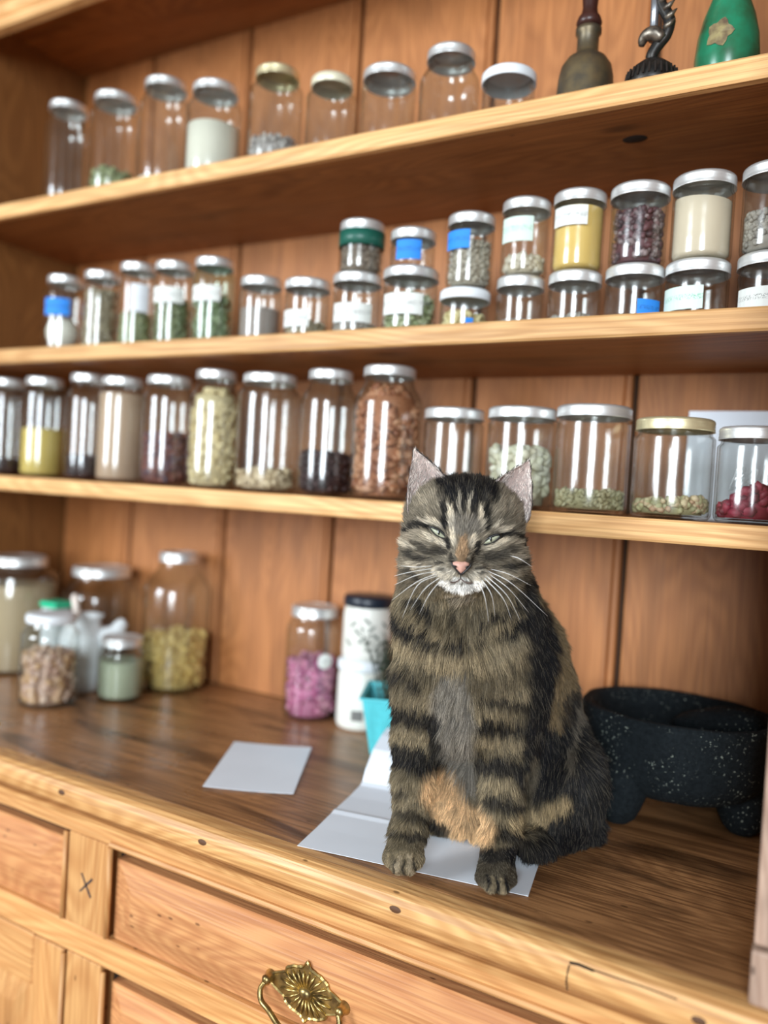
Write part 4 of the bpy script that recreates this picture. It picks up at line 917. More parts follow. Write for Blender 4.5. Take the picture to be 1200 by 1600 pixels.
# neck
C_((724, 905, 0.842), (732, 985, 0.845), 0.056, 0.063, 0.02)
E_(664, 945, 0.838, 0.030, 0.034, 0.045, 0.02)
E_(788, 945, 0.842, 0.032, 0.034, 0.045, 0.02)
E_(690, 985, 0.822, 0.036, 0.036, 0.045, 0.02)
E_(780, 985, 0.830, 0.036, 0.038, 0.045, 0.02)
# front legs
C_((664, 1060, 0.825), (653, 1150, 0.828), 0.033, 0.0235, 0.018)
C_((652, 1150, 0.828), (645, 1225, 0.812), 0.0235, 0.0185, 0.010)
C_((645, 1225, 0.812), (639, 1295, 0.797), 0.0185, 0.0165, 0.008)
C_((639, 1295, 0.797), (633, 1328, 0.786), 0.0165, 0.0175, 0.008)
C_((800, 1050, 0.845), (790, 1160, 0.832), 0.043, 0.027, 0.018)
C_((790, 1160, 0.832), (783, 1245, 0.812), 0.027, 0.0195, 0.010)
C_((783, 1245, 0.812), (780, 1310, 0.792), 0.0195, 0.0165, 0.008)
C_((780, 1310, 0.792), (776, 1350, 0.778), 0.0165, 0.0175, 0.008)
for (px, py, d, sgn) in ((630, 1342, 0.781, 0), (775, 1372, 0.769, 0)):
    E_(px, py - 7, d + 0.002, 0.0185, 0.017, 0.0135, 0.004)
    for (ox, oy, dd, r) in ((-21, -2, 0.000, 0.0072), (-8, 8, -0.009, 0.0080), (9, 9, -0.009, 0.0080), (22, 0, 0.000, 0.0072)):
        E_(px + ox, py + oy, d + dd, r, r * 1.5, r * 1.2, 0.0020)
# tail curled round behind the rump
for a, b_, r1, r2 in (((830, 1240, 1.02), (760, 1258, 1.045), 0.020, 0.018), ((760, 1258, 1.045), (700, 1252, 1.02), 0.018, 0.016), ((700, 1252, 1.02), (668, 1252, 0.975), 0.016, 0.012)):
    C_(a, b_, r1, r2, 0.012)
# head
E_(723, 833, 0.822, 0.0565, 0.056, 0.050, 0.02, HR)
E_(725, 806, 0.818, 0.0535, 0.046, 0.037, 0.02, HR)
E_(671, 868, 0.812, 0.0265, 0.034, 0.030, 0.018, HR)
E_(778, 880, 0.815, 0.0265, 0.034, 0.030, 0.018, HR)
C_((723, 822, 0.775), (720, 868, 0.763), 0.0135, 0.0085, 0.014)      # bridge of the nose
C_((720, 868, 0.763), (719, 884, 0.7555), 0.0085, 0.0065, 0.006)
E_(701, 897, 0.766, 0.0155, 0.0150, 0.0125, 0.006, HR)               # muzzle pads
E_(738, 900, 0.766, 0.0155, 0.0150, 0.0125, 0.006, HR)
E_(719, 916, 0.770, 0.0135, 0.0135, 0.0085, 0.005, HR)               # chin
E_(720, 905, 0.795, 0.036, 0.030, 0.022, 0.014, HR)
E_(682, 812, 0.783, 0.017, 0.012, 0.0075, 0.012, -0.25)              # brows
E_(765, 820, 0.783, 0.017, 0.012, 0.0075, 0.012, 0.40)
E_(674, 852, 0.785, 0.018, 0.012, 0.008, 0.010, -0.35)
E_(775, 862, 0.785, 0.018, 0.012, 0.008, 0.010, 0.45)

def eval_field(P):
    f = None
    for pr in PR:
        if pr[0] == 'c':
            _, a, b, ra, rb, k = pr
            ab = b - a; L2 = float(ab @ ab)
            t = np.clip(((P - a) @ ab) / L2, 0, 1)
            d = np.linalg.norm(P - a - t[:, None] * ab, axis=1) - (ra + (rb - ra) * t)
        else:
            _, c, r, rot, k = pr
            q = (P - c) @ (rot.T if rot is not None else np.eye(3))
            k0 = np.linalg.norm(q / r, axis=1) + 1e-9; k1 = np.linalg.norm(q / (r * r), axis=1) + 1e-9
            d = k0 * (k0 - 1.0) / k1
        if f is None: f = d
        else:
            h = np.clip(0.5 + 0.5 * (f - d) / k, 0, 1)
            f = f * (1 - h) + d * h - k * h * (1 - h)
    # the animal stands on the counter
    z = P[:, 2] - (CT + 0.0020)
    f = np.maximum(f, -z)
    return f
# ears: cupped cones
EARS = [dict(tip=at(647, 700, 0.812), a=at(638, 806, 0.806), b=at(708, 768, 0.806), back=at(682, 790, 0.838)),
        dict(tip=at(828, 718, 0.812), a=at(750, 776, 0.806), b=at(823, 818, 0.808), back=at(790, 803, 0.838))]

H = 0.0028
lo = np.array([1e9] * 3); hi = -lo
for pr in PR:
    for p, r in ([(pr[1], pr[3]), (pr[2], pr[4])] if pr[0] == 'c' else [(pr[1], max(pr[2]))]):
        lo = np.minimum(lo, p - r - 0.02); hi = np.maximum(hi, p + r + 0.02)
lo[2] = CT - 0.008
dims = np.ceil((hi - lo) / H).astype(int) + 1
gx, gy, gz = [lo[i] + H * np.arange(dims[i]) for i in range(3)]
G = np.empty(dims, dtype=np.float32)
for i in range(0, dims[0], 8):
    sl = slice(i, min(i + 8, dims[0]))
    P = np.stack(np.meshgrid(gx[sl], gy, gz, indexing='ij'), -1).reshape(-1, 3)
    G[sl] = eval_field(P).reshape(-1, dims[1], dims[2])
def surface_nets(G):
    s = G < 0
    nx, ny, nz = G.shape
    cnt = np.zeros((nx - 1, ny - 1, nz - 1), np.int32); acc = np.zeros((nx - 1, ny - 1, nz - 1, 3), np.float32)
    corners = [(i, j, k) for i in (0, 1) for j in (0, 1) for k in (0, 1)]
    def sub(A, c): return A[c[0]:nx - 1 + c[0], c[1]:ny - 1 + c[1], c[2]:nz - 1 + c[2]]
    for c in corners:
        for ax in range(3):
            if c[ax] == 0:
                d = list(c); d[ax] = 1
                g0, g1 = sub(G, c), sub(G, d); m = (g0 < 0) != (g1 < 0)
                t = np.where(m, g0 / np.where(np.abs(g0 - g1) < 1e-12, 1, g0 - g1), 0)
                for q in range(3):
                    acc[..., q] += np.where(m, c[q] + (t if q == ax else 0), 0)
                cnt += m
    act = cnt > 0
    idx = -np.ones(act.shape, np.int64); idx[act] = np.arange(act.sum())
    I = np.argwhere(act)
    V = I + acc[act] / cnt[act][:, None]
    F = []
    for ax in range(3):
        o1, o2 = [(1, 2), (2, 0), (0, 1)][ax]
        sl0 = [slice(None)] * 3; sl1 = [slice(None)] * 3; sl0[ax] = slice(0, -1); sl1[ax] = slice(1, None)
        a, b_ = s[tuple(sl0)], s[tuple(sl1)]
        E = np.argwhere(a != b_); E = E[(E[:, o1] > 0) & (E[:, o2] > 0) & (E[:, o1] < G.shape[o1] - 1) & (E[:, o2] < G.shape[o2] - 1)]
        ins = a[tuple(E.T)]
        q = []
        for (d1, d2) in ((1, 1), (0, 1), (0, 0), (1, 0)):
            e_ = E.copy(); e_[:, o1] -= d1; e_[:, o2] -= d2; q.append(idx[tuple(e_.T)])
        q = np.stack(q, 1); q[~ins] = q[~ins][:, ::-1]
        F.append(q)
    return V, np.concatenate(F)
CV, CF = surface_nets(G)
CV = lo + H * CV
def nearest_surface(px, py, d0=0.70, d1=1.0):
    ds = np.arange(d0, d1, 0.0006)
    P = np.array([at(px, py, d) for d in ds]); f = eval_field(P)
    i = int(np.argmax(f < 0)); return float(ds[i])
def vnormals(V, F):
    n = np.zeros_like(V); a, b_, c, d = [V[F[:, i]] for i in range(4)]
    fn = np.cross(c - a, d - b_)
    for i in range(4): np.add.at(n, F[:, i], fn)
    return n / (np.linalg.norm(n, axis=1)[:, None] + 1e-12)
# a light smoothing of the net
for it in range(2):
    ac = np.zeros_like(CV); ct = np.zeros(len(CV))
    for i in range(4):
        a, b_ = CF[:, i], CF[:, (i + 1) % 4]
        np.add.at(ac, a, CV[b_]); np.add.at(ac, b_, CV[a]); np.add.at(ct, a, 1); np.add.at(ct, b_, 1)
    CV = CV * 0.5 + 0.5 * ac / ct[:, None]
CN = vnormals(CV, CF)
body_n = len(CV)
# ear shells appended to the same mesh
EVs, EFs, ear_tag = [], [], []
base_i = body_n
for ei, e_ in enumerate(EARS):
    tip, a, b_, back = e_['tip'], e_['a'], e_['b'], e_['back']
    n_u, n_v = 14, 16
    rings = []
    fwd = -Vv
    for layer in (0, 1):
        grid = []
        for i in range(n_u + 1):
            t = i / n_u
            row = []
            for j in range(n_v + 1):
                w = j / n_v
                # arc from a via back to b
                q = a * (1 - w) ** 2 + (2 * back - 0.5 * (a + b_)) * 2 * w * (1 - w) * 0.92 + b_ * w ** 2 if False else (a * (1 - w) + b_ * w) + (back - (a + b_) / 2) * (4 * w * (1 - w)) ** 0.75
                bulge = 1 - t ** 1.35
                cen = (a + b_) / 2
                apex = tip + (tip - cen) * 0.0
                p = apex + (q - apex) * (bulge * 0.98 + 0.02) + (cen - q) * 0.0
                # convex outer rims
                side = (a if w < 0.5 else b_) - cen
                p = p + side * 0.16 * math.sin(PI * t) * abs(2 * w - 1) ** 1.5
                p = p + fwd * 0.003 * math.sin(PI * t)
                if layer == 1: p = p + (cen + fwd * 0.02 - p) / np.linalg.norm(cen + fwd * 0.02 - p) * 0.0016 * (1 - 0.6 * t) 
                row.append(p)
            grid.append(row)
        rings.append(grid)
    W1 = (n_v + 1); L1 = (n_u + 1) * W1
    pts = [p for g_ in rings for row in g_ for p in row]
    EVs += pts; ear_tag += [(ei, 0)] * L1 + [(ei, 1)] * L1
    o = base_i
    for i in range(n_u):
        for j in range(n_v):
            k0 = o + i * W1 + j
            q0 = (k0, k0 + 1, k0 + W1 + 1, k0 + W1); q1 = tuple(x + L1 for x in q0[::-1])
            EFs += [q0, q1]
    for i in range(n_u):
        for j in (0, n_v):
            k0 = o + i * W1 + j; q = (k0, k0 + W1, k0 + W1 + L1, k0 + L1); EFs.append(q if j == 0 else q[::-1])
    base_i += 2 * L1
EVs = np.array(EVs); EFs = np.array(EFs)
# outer shells face away from the bowl of the ear, inner shells into it
_lay = np.array([t[1] for t in ear_tag]); _ei = np.array([t[0] for t in ear_tag])
for ei, e_ in enumerate(EARS):
    foc = (e_['a'] + e_['b'] + e_['tip']) / 3 - Vv * 0.012
    for lay, sg in ((0, 1), (1, -1)):
        sel = np.all((_lay[EFs - body_n] == lay) & (_ei[EFs - body_n] == ei), axis=1)
        f_ = EFs[sel]; p_ = EVs[f_ - body_n]; n_ = np.cross(p_[:, 2] - p_[:, 0], p_[:, 3] - p_[:, 1])
        if np.sum(n_ * (p_.mean(1) - foc)) * sg < 0: EFs[sel] = f_[:, ::-1]
AV = np.concatenate([CV, EVs]); AF = np.concatenate([CF, EFs])

# fur pattern, plus painted toe shade and highlights: strokes (colour, width, strength, points in image pixels)
DK = (0.0065, 0.0062, 0.0075); LT = (0.58, 0.505, 0.395); TN = (0.26, 0.20, 0.12); WT = (0.78, 0.76, 0.72); GY = (0.20, 0.18, 0.155)
ST = [
 (DK, 14, .75, [(700, 768), (728, 764), (762, 774)]), (DK, 13, .85, [(702, 758), (735, 752), (764, 762)]), (DK, 13, .75, [(715, 778), (728, 782), (745, 780)]), (DK, 7, .9, [(688, 752), (700, 770)]), (DK, 7, .8, [(768, 764), (776, 782)]),
 (DK, 5, .95, [(694, 788), (694, 805), (697, 823)]), (DK, 4.5, .9, [(709, 768), (713, 790), (716, 808)]), (DK, 4, .85, [(726, 768), (727, 806)]), (DK, 4.5, .9, [(742, 775), (741, 812)]),
 (DK, 5, .95, [(760, 790), (759, 812), (757, 829)]), (LT, 4.5, .8, [(704, 795), (705, 824)]), (LT, 4.5, .8, [(752, 803), (750, 829)]), (LT, 2, .6, [(719, 776), (720, 802)]), (LT, 2, .6, [(735, 780), (735, 800)]),
 (GY, 12, .6, [(716, 822), (735, 826)]), ((0.30, 0.185, 0.10), 8, .85, [(722, 845), (721, 876)]),
 (LT, 4, .8, [(706, 832), (708, 850)]), (LT, 4, .75, [(740, 838), (737, 852)]),
 (DK, 4.5, .95, [(697, 842), (701, 856)]), (DK, 4.5, .95, [(746, 850), (745, 863)]), (DK, 3, .8, [(705, 866), (707, 880)]), (DK, 3, .7, [(738, 868), (736, 882)]),
 (LT, 4, .85, [(666, 834), (680, 844), (693, 850)]), (LT, 4, .85, [(756, 856), (770, 853), (785, 845)]), (LT, 4, .8, [(660, 816), (675, 813), (690, 821)]), (LT, 4, .8, [(768, 826), (782, 824), (797, 832)]),
 (DK, 4.5, .95, [(668, 822), (650, 820), (634, 832)]), (DK, 4.5, .95, [(785, 834), (806, 838), (822, 852)]), (DK, 6, .65, [(650, 848), (668, 860), (694, 862)]), (DK, 6, .65, [(755, 870), (778, 868), (802, 856)]),
 (LT, 4, .55, [(630, 848), (650, 857)]), (DK, 4, .8, [(632, 862), (652, 872), (668, 872)]), (LT, 5, .45, [(640, 882), (662, 885)]), (DK, 4, .7, [(628, 886), (645, 897), (655, 905)]),
 (LT, 4, .5, [(795, 868), (815, 870)]), (DK, 4, .8, [(785, 884), (805, 884), (820, 876)]), (LT, 5, .45, [(782, 896), (800, 900)]), (DK, 4, .7, [(788, 912), (806, 908), (818, 898)]),
 ((0.55, 0.49, 0.40), 9, .8, [(684, 892), (704, 898)]), ((0.55, 0.49, 0.40), 9, .8, [(738, 900), (758, 898)]), (DK, 2.2, .8, [(680, 880), (694, 879)]), (DK, 2, .7, [(684, 888), (693, 888)]), (DK, 2, .75, [(744, 888), (760, 886)]), (DK, 2, .7, [(746, 895), (756, 894)]),
 (WT, 7, .95, [(694, 912), (707, 917), (720, 921), (736, 919), (750, 912)]), (WT, 5, .7, [(712, 905), (727, 905)]),
 (LT, 7, .35, [(700, 935), (740, 937)]),
 (DK, 7, .9, [(633, 935), (652, 955), (672, 972)]), (DK, 7, .9, [(751, 978), (780, 970), (812, 952)]), (DK, 5, .5, [(708, 945), (708, 982)]), (TN, 9, .5, [(640, 972), (668, 990), (690, 996)]), (TN, 9, .5, [(760, 995), (790, 982), (818, 965)]),
 (DK, 9, .97, [(612, 960), (628, 982), (652, 1001), (684, 1014)]), (DK, 9, .97, [(704, 1010), (732, 1019), (765, 1011), (797, 992), (828, 968)]),
 (TN, 14, .8, [(622, 1010), (650, 1025), (690, 1038), (740, 1035), (790, 1015)]), (DK, 9, .85, [(609, 1047), (633, 1062), (655, 1076)]), ((0.22, 0.18, 0.12), 10, .6, [(765, 1030), (815, 1000)]),
 (GY, 24, .8, [(705, 1085), (712, 1150), (716, 1222)]),
 (DK, 12, .92, [(609, 1112), (640, 1118), (677, 1132)]), (TN, 10, .6, [(622, 1148), (668, 1162)]), (DK, 15, .95, [(613, 1180), (648, 1188), (684, 1210)]), (DK, 9, .9, [(676, 1150), (688, 1222)]),
 (DK, 5, .7, [(618, 1240), (634, 1244)]), (TN, 7, .5, [(640, 1225), (662, 1235)]), (DK, 5, .65, [(618, 1270), (668, 1284)]), (DK, 6, .75, [(614, 1305), (668, 1312)]), (TN, 6, .5, [(618, 1292), (660, 1296)]),
 (DK, 7, .8, [(748, 1096), (820, 1104)]), (DK, 10, .9, [(748, 1134), (830, 1144)]), (TN, 8, .55, [(755, 1118), (805, 1122)]), (TN, 8, .55, [(762, 1160), (812, 1168)]), (DK, 12, .92, [(755, 1196), (824, 1206)]), (TN, 8, .55, [(760, 1228), (812, 1238)]),
 (DK, 8, .85, [(757, 1254), (816, 1262)]), (TN, 5, .4, [(758, 1275), (806, 1282)]), (DK, 9, .85, [(752, 1300), (810, 1308)]), (DK, 10, .7, [(750, 1335), (806, 1338)]), (TN, 6, .6, [(765, 1384), (792, 1388)]), (TN, 7, .5, [(618, 1335), (648, 1340)]),
 (DK, 20, .93, [(833, 925), (850, 1010), (848, 1120), (834, 1225)]), ((0.15, 0.105, 0.055), 13, .85, [(852, 925), (876, 965), (888, 1005), (884, 1065), (872, 1125)]), ((0.12, 0.10, 0.075), 6, .6, [(901, 1028), (909, 1083), (899, 1157), (890, 1212)]),
 (DK, 9, .8, [(890, 1085), (882, 1180), (866, 1235)]), ((0.30, 0.22, 0.12), 12, .8, [(806, 1290), (830, 1283), (854, 1271), (880, 1260)]), ((0.15, 0.12, 0.08), 10, .5, [(835, 1190), (828, 1235)]),
 ((0.56, 0.36, 0.19), 24, .92, [(684, 1238), (707, 1268), (745, 1300)]), (DK, 18, .9, [(815, 1335), (870, 1325), (925, 1312)]), (DK, 10, .9, [(676, 1290), (696, 1300)]),
 (DK, 1.6, .8, [(617, 1342), (615, 1366)]), (DK, 1.6, .8, [(630, 1345), (630, 1372)]), (DK, 1.6, .8, [(646, 1342), (648, 1368)]), (TN, 4, .8, [(607, 1338), (605, 1356)]), ((0.34, 0.27, 0.18), 4, .85, [(622, 1340), (621, 1364)]), ((0.34, 0.27, 0.18), 4, .85, [(639, 1340), (640, 1364)]), (TN, 4, .8, [(655, 1338), (657, 1355)]),  # left paw: shade between the toes and highlights on them, painted into the coat
 (DK, 26, .7, [(752, 1355), (800, 1358)]), (DK, 2.0, .95, [(762, 1368), (760, 1392)]), (DK, 2.0, .95, [(775, 1372), (775, 1400)]), (DK, 2.0, .95, [(790, 1368), (792, 1394)]), (TN, 4, .6, [(768, 1374), (767, 1394)]), (TN, 4, .6, [(783, 1374), (784, 1394)]),  # right paw: dark fur, with toe shade and toe highlights painted in
]
def fbm(P, s, seed):
    r = np.random.default_rng(seed); out = np.zeros(len(P)); a = 1.0
    for o in range(3):
        for _ in range(4):
            k = r.normal(size=3); k /= np.linalg.norm(k)
            out += a * np.sin(P @ k * (s * 2 ** o) + r.uniform(0, 6.28)) * 0.5
        a *= 0.6
    return out
def fur_colour(P, N):
    x, y, d = image_px(P)  # coat strokes are projected onto the body from the camera position
    # wobble the image pixel coordinates a little so that stripe borders are ragged
    wob = np.where(y < 930, 0.8, 2.0); x = x + wob * fbm(P, 260, 3); y = y + wob * fbm(P, 260, 5)
    col = np.empty((len(P), 3)); 
    head = np.clip((930 - y) / 40, 0, 1)
    bc = np.outer(1 - head, (0.150, 0.117, 0.072)) + np.outer(head, (0.20, 0.168, 0.125))
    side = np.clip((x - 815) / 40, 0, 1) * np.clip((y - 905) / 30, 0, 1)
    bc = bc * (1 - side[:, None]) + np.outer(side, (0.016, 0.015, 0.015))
    # generic soft banding of the coat away from the front
    band = 0.5 + 0.5 * np.sin(P[:, 2] * 150 + 2.0 * fbm(P, 18, 9))
    bc *= (0.70 + 0.55 * band)[:, None]
    # back half of the body, not seen from the front: dark with mackerel stripes
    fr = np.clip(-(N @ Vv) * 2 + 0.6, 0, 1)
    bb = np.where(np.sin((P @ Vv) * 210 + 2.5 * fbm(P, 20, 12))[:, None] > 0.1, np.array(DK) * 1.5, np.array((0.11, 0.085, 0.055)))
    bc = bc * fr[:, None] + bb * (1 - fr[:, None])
    col[:] = bc
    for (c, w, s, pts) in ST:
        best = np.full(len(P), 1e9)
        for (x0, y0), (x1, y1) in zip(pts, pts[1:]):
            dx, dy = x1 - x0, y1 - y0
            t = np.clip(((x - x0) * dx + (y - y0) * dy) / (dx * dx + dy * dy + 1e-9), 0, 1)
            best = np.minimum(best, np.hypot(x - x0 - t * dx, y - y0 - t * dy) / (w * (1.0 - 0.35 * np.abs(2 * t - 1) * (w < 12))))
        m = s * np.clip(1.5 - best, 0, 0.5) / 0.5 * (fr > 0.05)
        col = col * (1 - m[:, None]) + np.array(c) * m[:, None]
    return col
VN = vnormals(AV, AF)
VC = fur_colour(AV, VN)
for i in range(len(EVs)):
    k = body_n + i
    if ear_tag[i][1] == 1: VC[k] = (0.85, 0.66, 0.60)
    else: VC[k] = (0.045, 0.040, 0.036)
cat = thing('cat', 'brown tabby cat with white chin sitting on the letter and squinting', 'cat', tuple(at(715, 1300, 0.85) * np.array([1, 1, 0]) + np.array([0, 0, CT])))
CO = np.array(cat.location)
me = bpy.data.meshes.new('body')
Vl = (AV - CO).astype(np.float32)
me.vertices.add(len(Vl)); me.vertices.foreach_set('co', Vl.ravel())
me.loops.add(len(AF) * 4); me.loops.foreach_set('vertex_index', AF.astype(np.int32).ravel())
me.polygons.add(len(AF)); me.polygons.foreach_set('loop_start', np.arange(0, len(AF) * 4, 4, dtype=np.int32))
me.update(calc_edges=True); me.validate()
me.polygons.foreach_set('use_smooth', [True] * len(me.polygons))
ca = me.color_attributes.new('coat', 'FLOAT_COLOR', 'POINT')
ca.data.foreach_set('color', np.concatenate([VC, np.ones((len(VC), 1))], 1).astype(np.float32).ravel())
m_skin, nt, b = new_mat('cat_undercoat')
at_ = nd(nt, 'ShaderNodeAttribute'); at_.attribute_name = 'coat'
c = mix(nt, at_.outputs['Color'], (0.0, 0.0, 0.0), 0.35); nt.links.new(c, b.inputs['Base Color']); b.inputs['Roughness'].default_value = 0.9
b.inputs['Specular IOR Level'].default_value = 0.1
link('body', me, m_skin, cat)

# fur strands
tri = np.concatenate([AF[:, [0, 1, 2]], AF[:, [0, 2, 3]]])
is_ear = tri[:, 0] >= body_n
A_, B_, C2 = AV[tri[:, 0]], AV[tri[:, 1]], AV[tri[:, 2]]
ar = np.linalg.norm(np.cross(B_ - A_, C2 - A_), axis=1) / 2
cen = (A_ + B_ + C2) / 3; cx_, cy_, cd_ = image_px(cen)
dens = np.ones(len(tri))
fn = np.cross(B_ - A_, C2 - A_); fn /= (np.linalg.norm(fn, axis=1)[:, None] + 1e-12)
facing = -(fn @ Vv)
dens *= np.where(facing < -0.35, 0.35, 1.0)
dens *= np.where(cy_ < 930, 1.9, 1.0)
dens *= np.where(cen[:, 2] < CT + 0.003, 0.0, 1.0)
tag_arr = np.array([0] * body_n + [1 + t[1] for t in ear_tag])
dens *= np.where(is_ear & (tag_arr[tri[:, 0]] == 2), 0.32, 1.0)
NH = 230000
pick = RNG.choice(len(tri), NH, p=ar * dens / (ar * dens).sum())
r1 = np.sqrt(RNG.uniform(size=NH)); r2 = RNG.uniform(size=NH)
w0, w1, w2 = 1 - r1, r1 * (1 - r2), r1 * r2
root = A_[pick] * w0[:, None] + B_[pick] * w1[:, None] + C2[pick] * w2[:, None]
nrm = VN[tri[pick, 0]] * w0[:, None] + VN[tri[pick, 1]] * w1[:, None] + VN[tri[pick, 2]] * w2[:, None]
nrm /= np.linalg.norm(nrm, axis=1)[:, None] + 1e-12
pe = is_ear[pick]; pin = pe & (tag_arr[tri[pick, 0]] == 2)
hx, hy, hd = image_px(root)
NOSE = at(720, 878, 0.752)
fl_head = root - NOSE; fl_head /= np.linalg.norm(fl_head, axis=1)[:, None] + 1e-9
fl_body = np.tile(np.array([0.0, 0.0, -1.0]), (NH, 1)) + 0.15 * U[None] * np.sign(hx - 730)[:, None]
hb_ = np.clip((935 - hy) / 30, 0, 1)[:, None] * (hx < 835)[:, None]
flow = fl_head * hb_ + fl_body * (1 - hb_)
flow[pe] = np.array([0, 0, 1.0]) * 0.8
flow -= nrm * np.sum(flow * nrm, axis=1)[:, None]
flow /= np.linalg.norm(flow, axis=1)[:, None] + 1e-6
def lerp_len():
    L = np.full(NH, 0.0100)
    L = np.where(hy < 930, 0.0065, L)
    dn = np.linalg.norm(root - NOSE, axis=1)
    L = np.where(hy < 930, np.clip(0.0018 + dn * 0.105, 0.0018, 0.0085), L)
    L = np.where((hy > 930) & (hy < 1235) & (hx > 690 - (hy < 1080) * 70) & (hx < 750 + (hy < 1060) * 60), 0.0130, L)
    L = np.where((hy > 1100) & (hx < 690) & (hy < 1420), 0.0075, L)
    L = np.where((hy > 1150) & (hx > 745) & (hx < 830) & (hd < 0.86), 0.0080, L)
    L = np.where((hy > 1240) & (hx < 700), 0.0055, L)
    L = np.where((hy > 1310) & (hx < 812), 0.0019, L)
    L = np.where((hy > 895) & (hy < 932) & (hx > 685) & (hx < 757), np.minimum(L, 0.0030), L)
    L = np.where(pe, 0.0030, L); L = np.where(pin, 0.0032, L)
    return L
HL = lerp_len() * RNG.uniform(0.65, 1.15, NH)
samp = np.where(hy < 930, 0.40, 0.62)[:, None]
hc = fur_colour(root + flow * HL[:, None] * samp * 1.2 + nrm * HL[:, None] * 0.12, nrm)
hc = np.where((pe & ~pin)[:, None], np.array((0.05, 0.044, 0.038)), hc)
hc = np.where(pin[:, None], np.array((0.62, 0.55, 0.51)), hc)
# clumps: neighbouring strands lean together
cl = np.stack([fbm(root, 520, s_) for s_ in (21, 22, 23)], 1) + 0.6 * np.stack([fbm(root, 150, s_) for s_ in (31, 32, 33)], 1)
br = np.exp(RNG.normal(size=NH) * 0.34) * (1 + 0.12 * fbm(root, 480, 41)) * 1.12
hc = hc * np.clip(br, 0.25, 3.0)[:, None]
tick = RNG.uniform(size=NH) < 0.13
hc = np.where((tick & ~pe & (hc.max(1) < 0.4))[:, None], hc * 0.5 + np.array((0.17, 0.145, 0.105)) * 0.5, hc)
lift = np.where(hy < 930, 0.30, 0.36); lift = np.where(pe, 0.25, lift)
KP = 5
s_ = (np.arange(KP) / (KP - 1))[None, :, None]
d0 = flow + nrm * lift[:, None] + cl * 0.16 + RNG.normal(size=(NH, 3)) * 0.10
d1_ = flow * 1.0 - nrm * lift[:, None] * 0.35 + cl * 0.10
pts = root[:, None, :] + HL[:, None, None] * (d0[:, None, :] * s_ + d1_[:, None, :] * 0.35 * s_ * s_)
pts[..., 2] = np.maximum(pts[..., 2], CT + 0.0022)
# leave eyes and nose leather free
EYES = [((670, 822.5), (698, 841), 7.5), ((753, 850), (783, 834.5), 7.0)]
keep = np.ones(NH, bool)
for (a, b_, w) in EYES:
    dx, dy = b_[0] - a[0], b_[1] - a[1]; t = np.clip(((hx - a[0]) * dx + (hy - a[1]) * dy) / (dx * dx + dy * dy), 0, 1)
    keep &= ~((np.hypot(hx - a[0] - t * dx, hy - a[1] - t * dy) < w * (0.35 + 0.75 * np.sin(PI * t))) & (hd < 0.80))
keep &= ~((np.hypot((hx - 720) / 15, (hy - 884) / 9.5) < 1) & (hd < 0.78))
pts = pts[keep]; hcol = hc[keep]; NHk = len(pts)
hcv = bpy.data.hair_curves.new('fur')
hcv.add_curves([KP] * NHk)
hcv.attributes['position'].data.foreach_set('vector', (pts - CO).astype(np.float32).ravel())
ra_ = hcv.attributes.get('radius') or hcv.attributes.new('radius', 'FLOAT', 'POINT')
rad = np.tile(np.array([0.00020, 0.00019, 0.00016, 0.00011, 0.00004]), NHk)
ra_.data.foreach_set('value', rad.astype(np.float32))
cc = hcv.attributes.new('coat', 'FLOAT_COLOR', 'CURVE')
cc.data.foreach_set('color', np.concatenate([hcol, np.ones((NHk, 1))], 1).astype(np.float32).ravel())
m_fur, nt, b = new_mat('cat_fur')
at_ = nd(nt, 'ShaderNodeAttribute'); at_.attribute_name = 'coat'
hi_ = nd(nt, 'ShaderNodeHairInfo')
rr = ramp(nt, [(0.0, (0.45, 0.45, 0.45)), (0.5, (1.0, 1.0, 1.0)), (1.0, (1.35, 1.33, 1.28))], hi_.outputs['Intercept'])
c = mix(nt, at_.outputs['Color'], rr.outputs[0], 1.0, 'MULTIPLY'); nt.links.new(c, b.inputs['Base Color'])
b.inputs['Roughness'].default_value = 0.6; b.inputs['Specular IOR Level'].default_value = 0.16
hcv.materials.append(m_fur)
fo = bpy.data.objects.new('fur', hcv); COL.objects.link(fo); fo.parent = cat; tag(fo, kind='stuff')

# eyes
def patch(name, outline_px, depth_off, mat, parent, bulge=0.002, inner=5):
    """domed patch: outline in picture positions laid on the face at its own depth"""
    cxp = sum(p[0] for p in outline_px) / len(outline_px); cyp = sum(p[1] for p in outline_px) / len(outline_px)
    dc = nearest_surface(cxp, cyp) if not isinstance(depth_off, tuple) else depth_off[0]
    off = depth_off if not isinstance(depth_off, tuple) else depth_off[1]
    V = []; F = []; n_ = len(outline_px)
    o3 = at(cxp, cyp, dc)
    for r in range(1, inner + 1):
        f = r / inner
        for p in outline_px:
            q = at(cxp + (p[0] - cxp) * f, cyp + (p[1] - cyp) * f, dc + off - bulge * (1 - f * f))
            V.append(q - o3)
    V.append(at(cxp, cyp, dc + off - bulge) - o3)
    for k in range(n_): F.append((len(V) - 1, k, (k + 1) % n_))
    for r in range(inner - 1):
        for k in range(n_): F.append((r * n_ + k, (r + 1) * n_ + k, (r + 1) * n_ + (k + 1) % n_, r * n_ + (k + 1) % n_))
    # backing so that it has body
    b0 = len(V)
    for p in outline_px: V.append(at(p[0], p[1], dc + off + 0.003) - o3)
    last = (inner - 1) * n_
    for k in range(n_): F.append((last + k, b0 + k, b0 + (k + 1) % n_, last + (k + 1) % n_))
    F.append(tuple(b0 + k for k in range(n_))[::-1])
    return link(name, mesh_np(name, V, F), mat, parent, tuple(o3 - np.array(world_loc(parent)))), dc
m_eye = plain('iris_pale_green', (0.52, 0.53, 0.38), 0.12, 0, 0.35, 900)
m_pupil = plain('pupil_black', (0.003, 0.003, 0.003), 0.08)
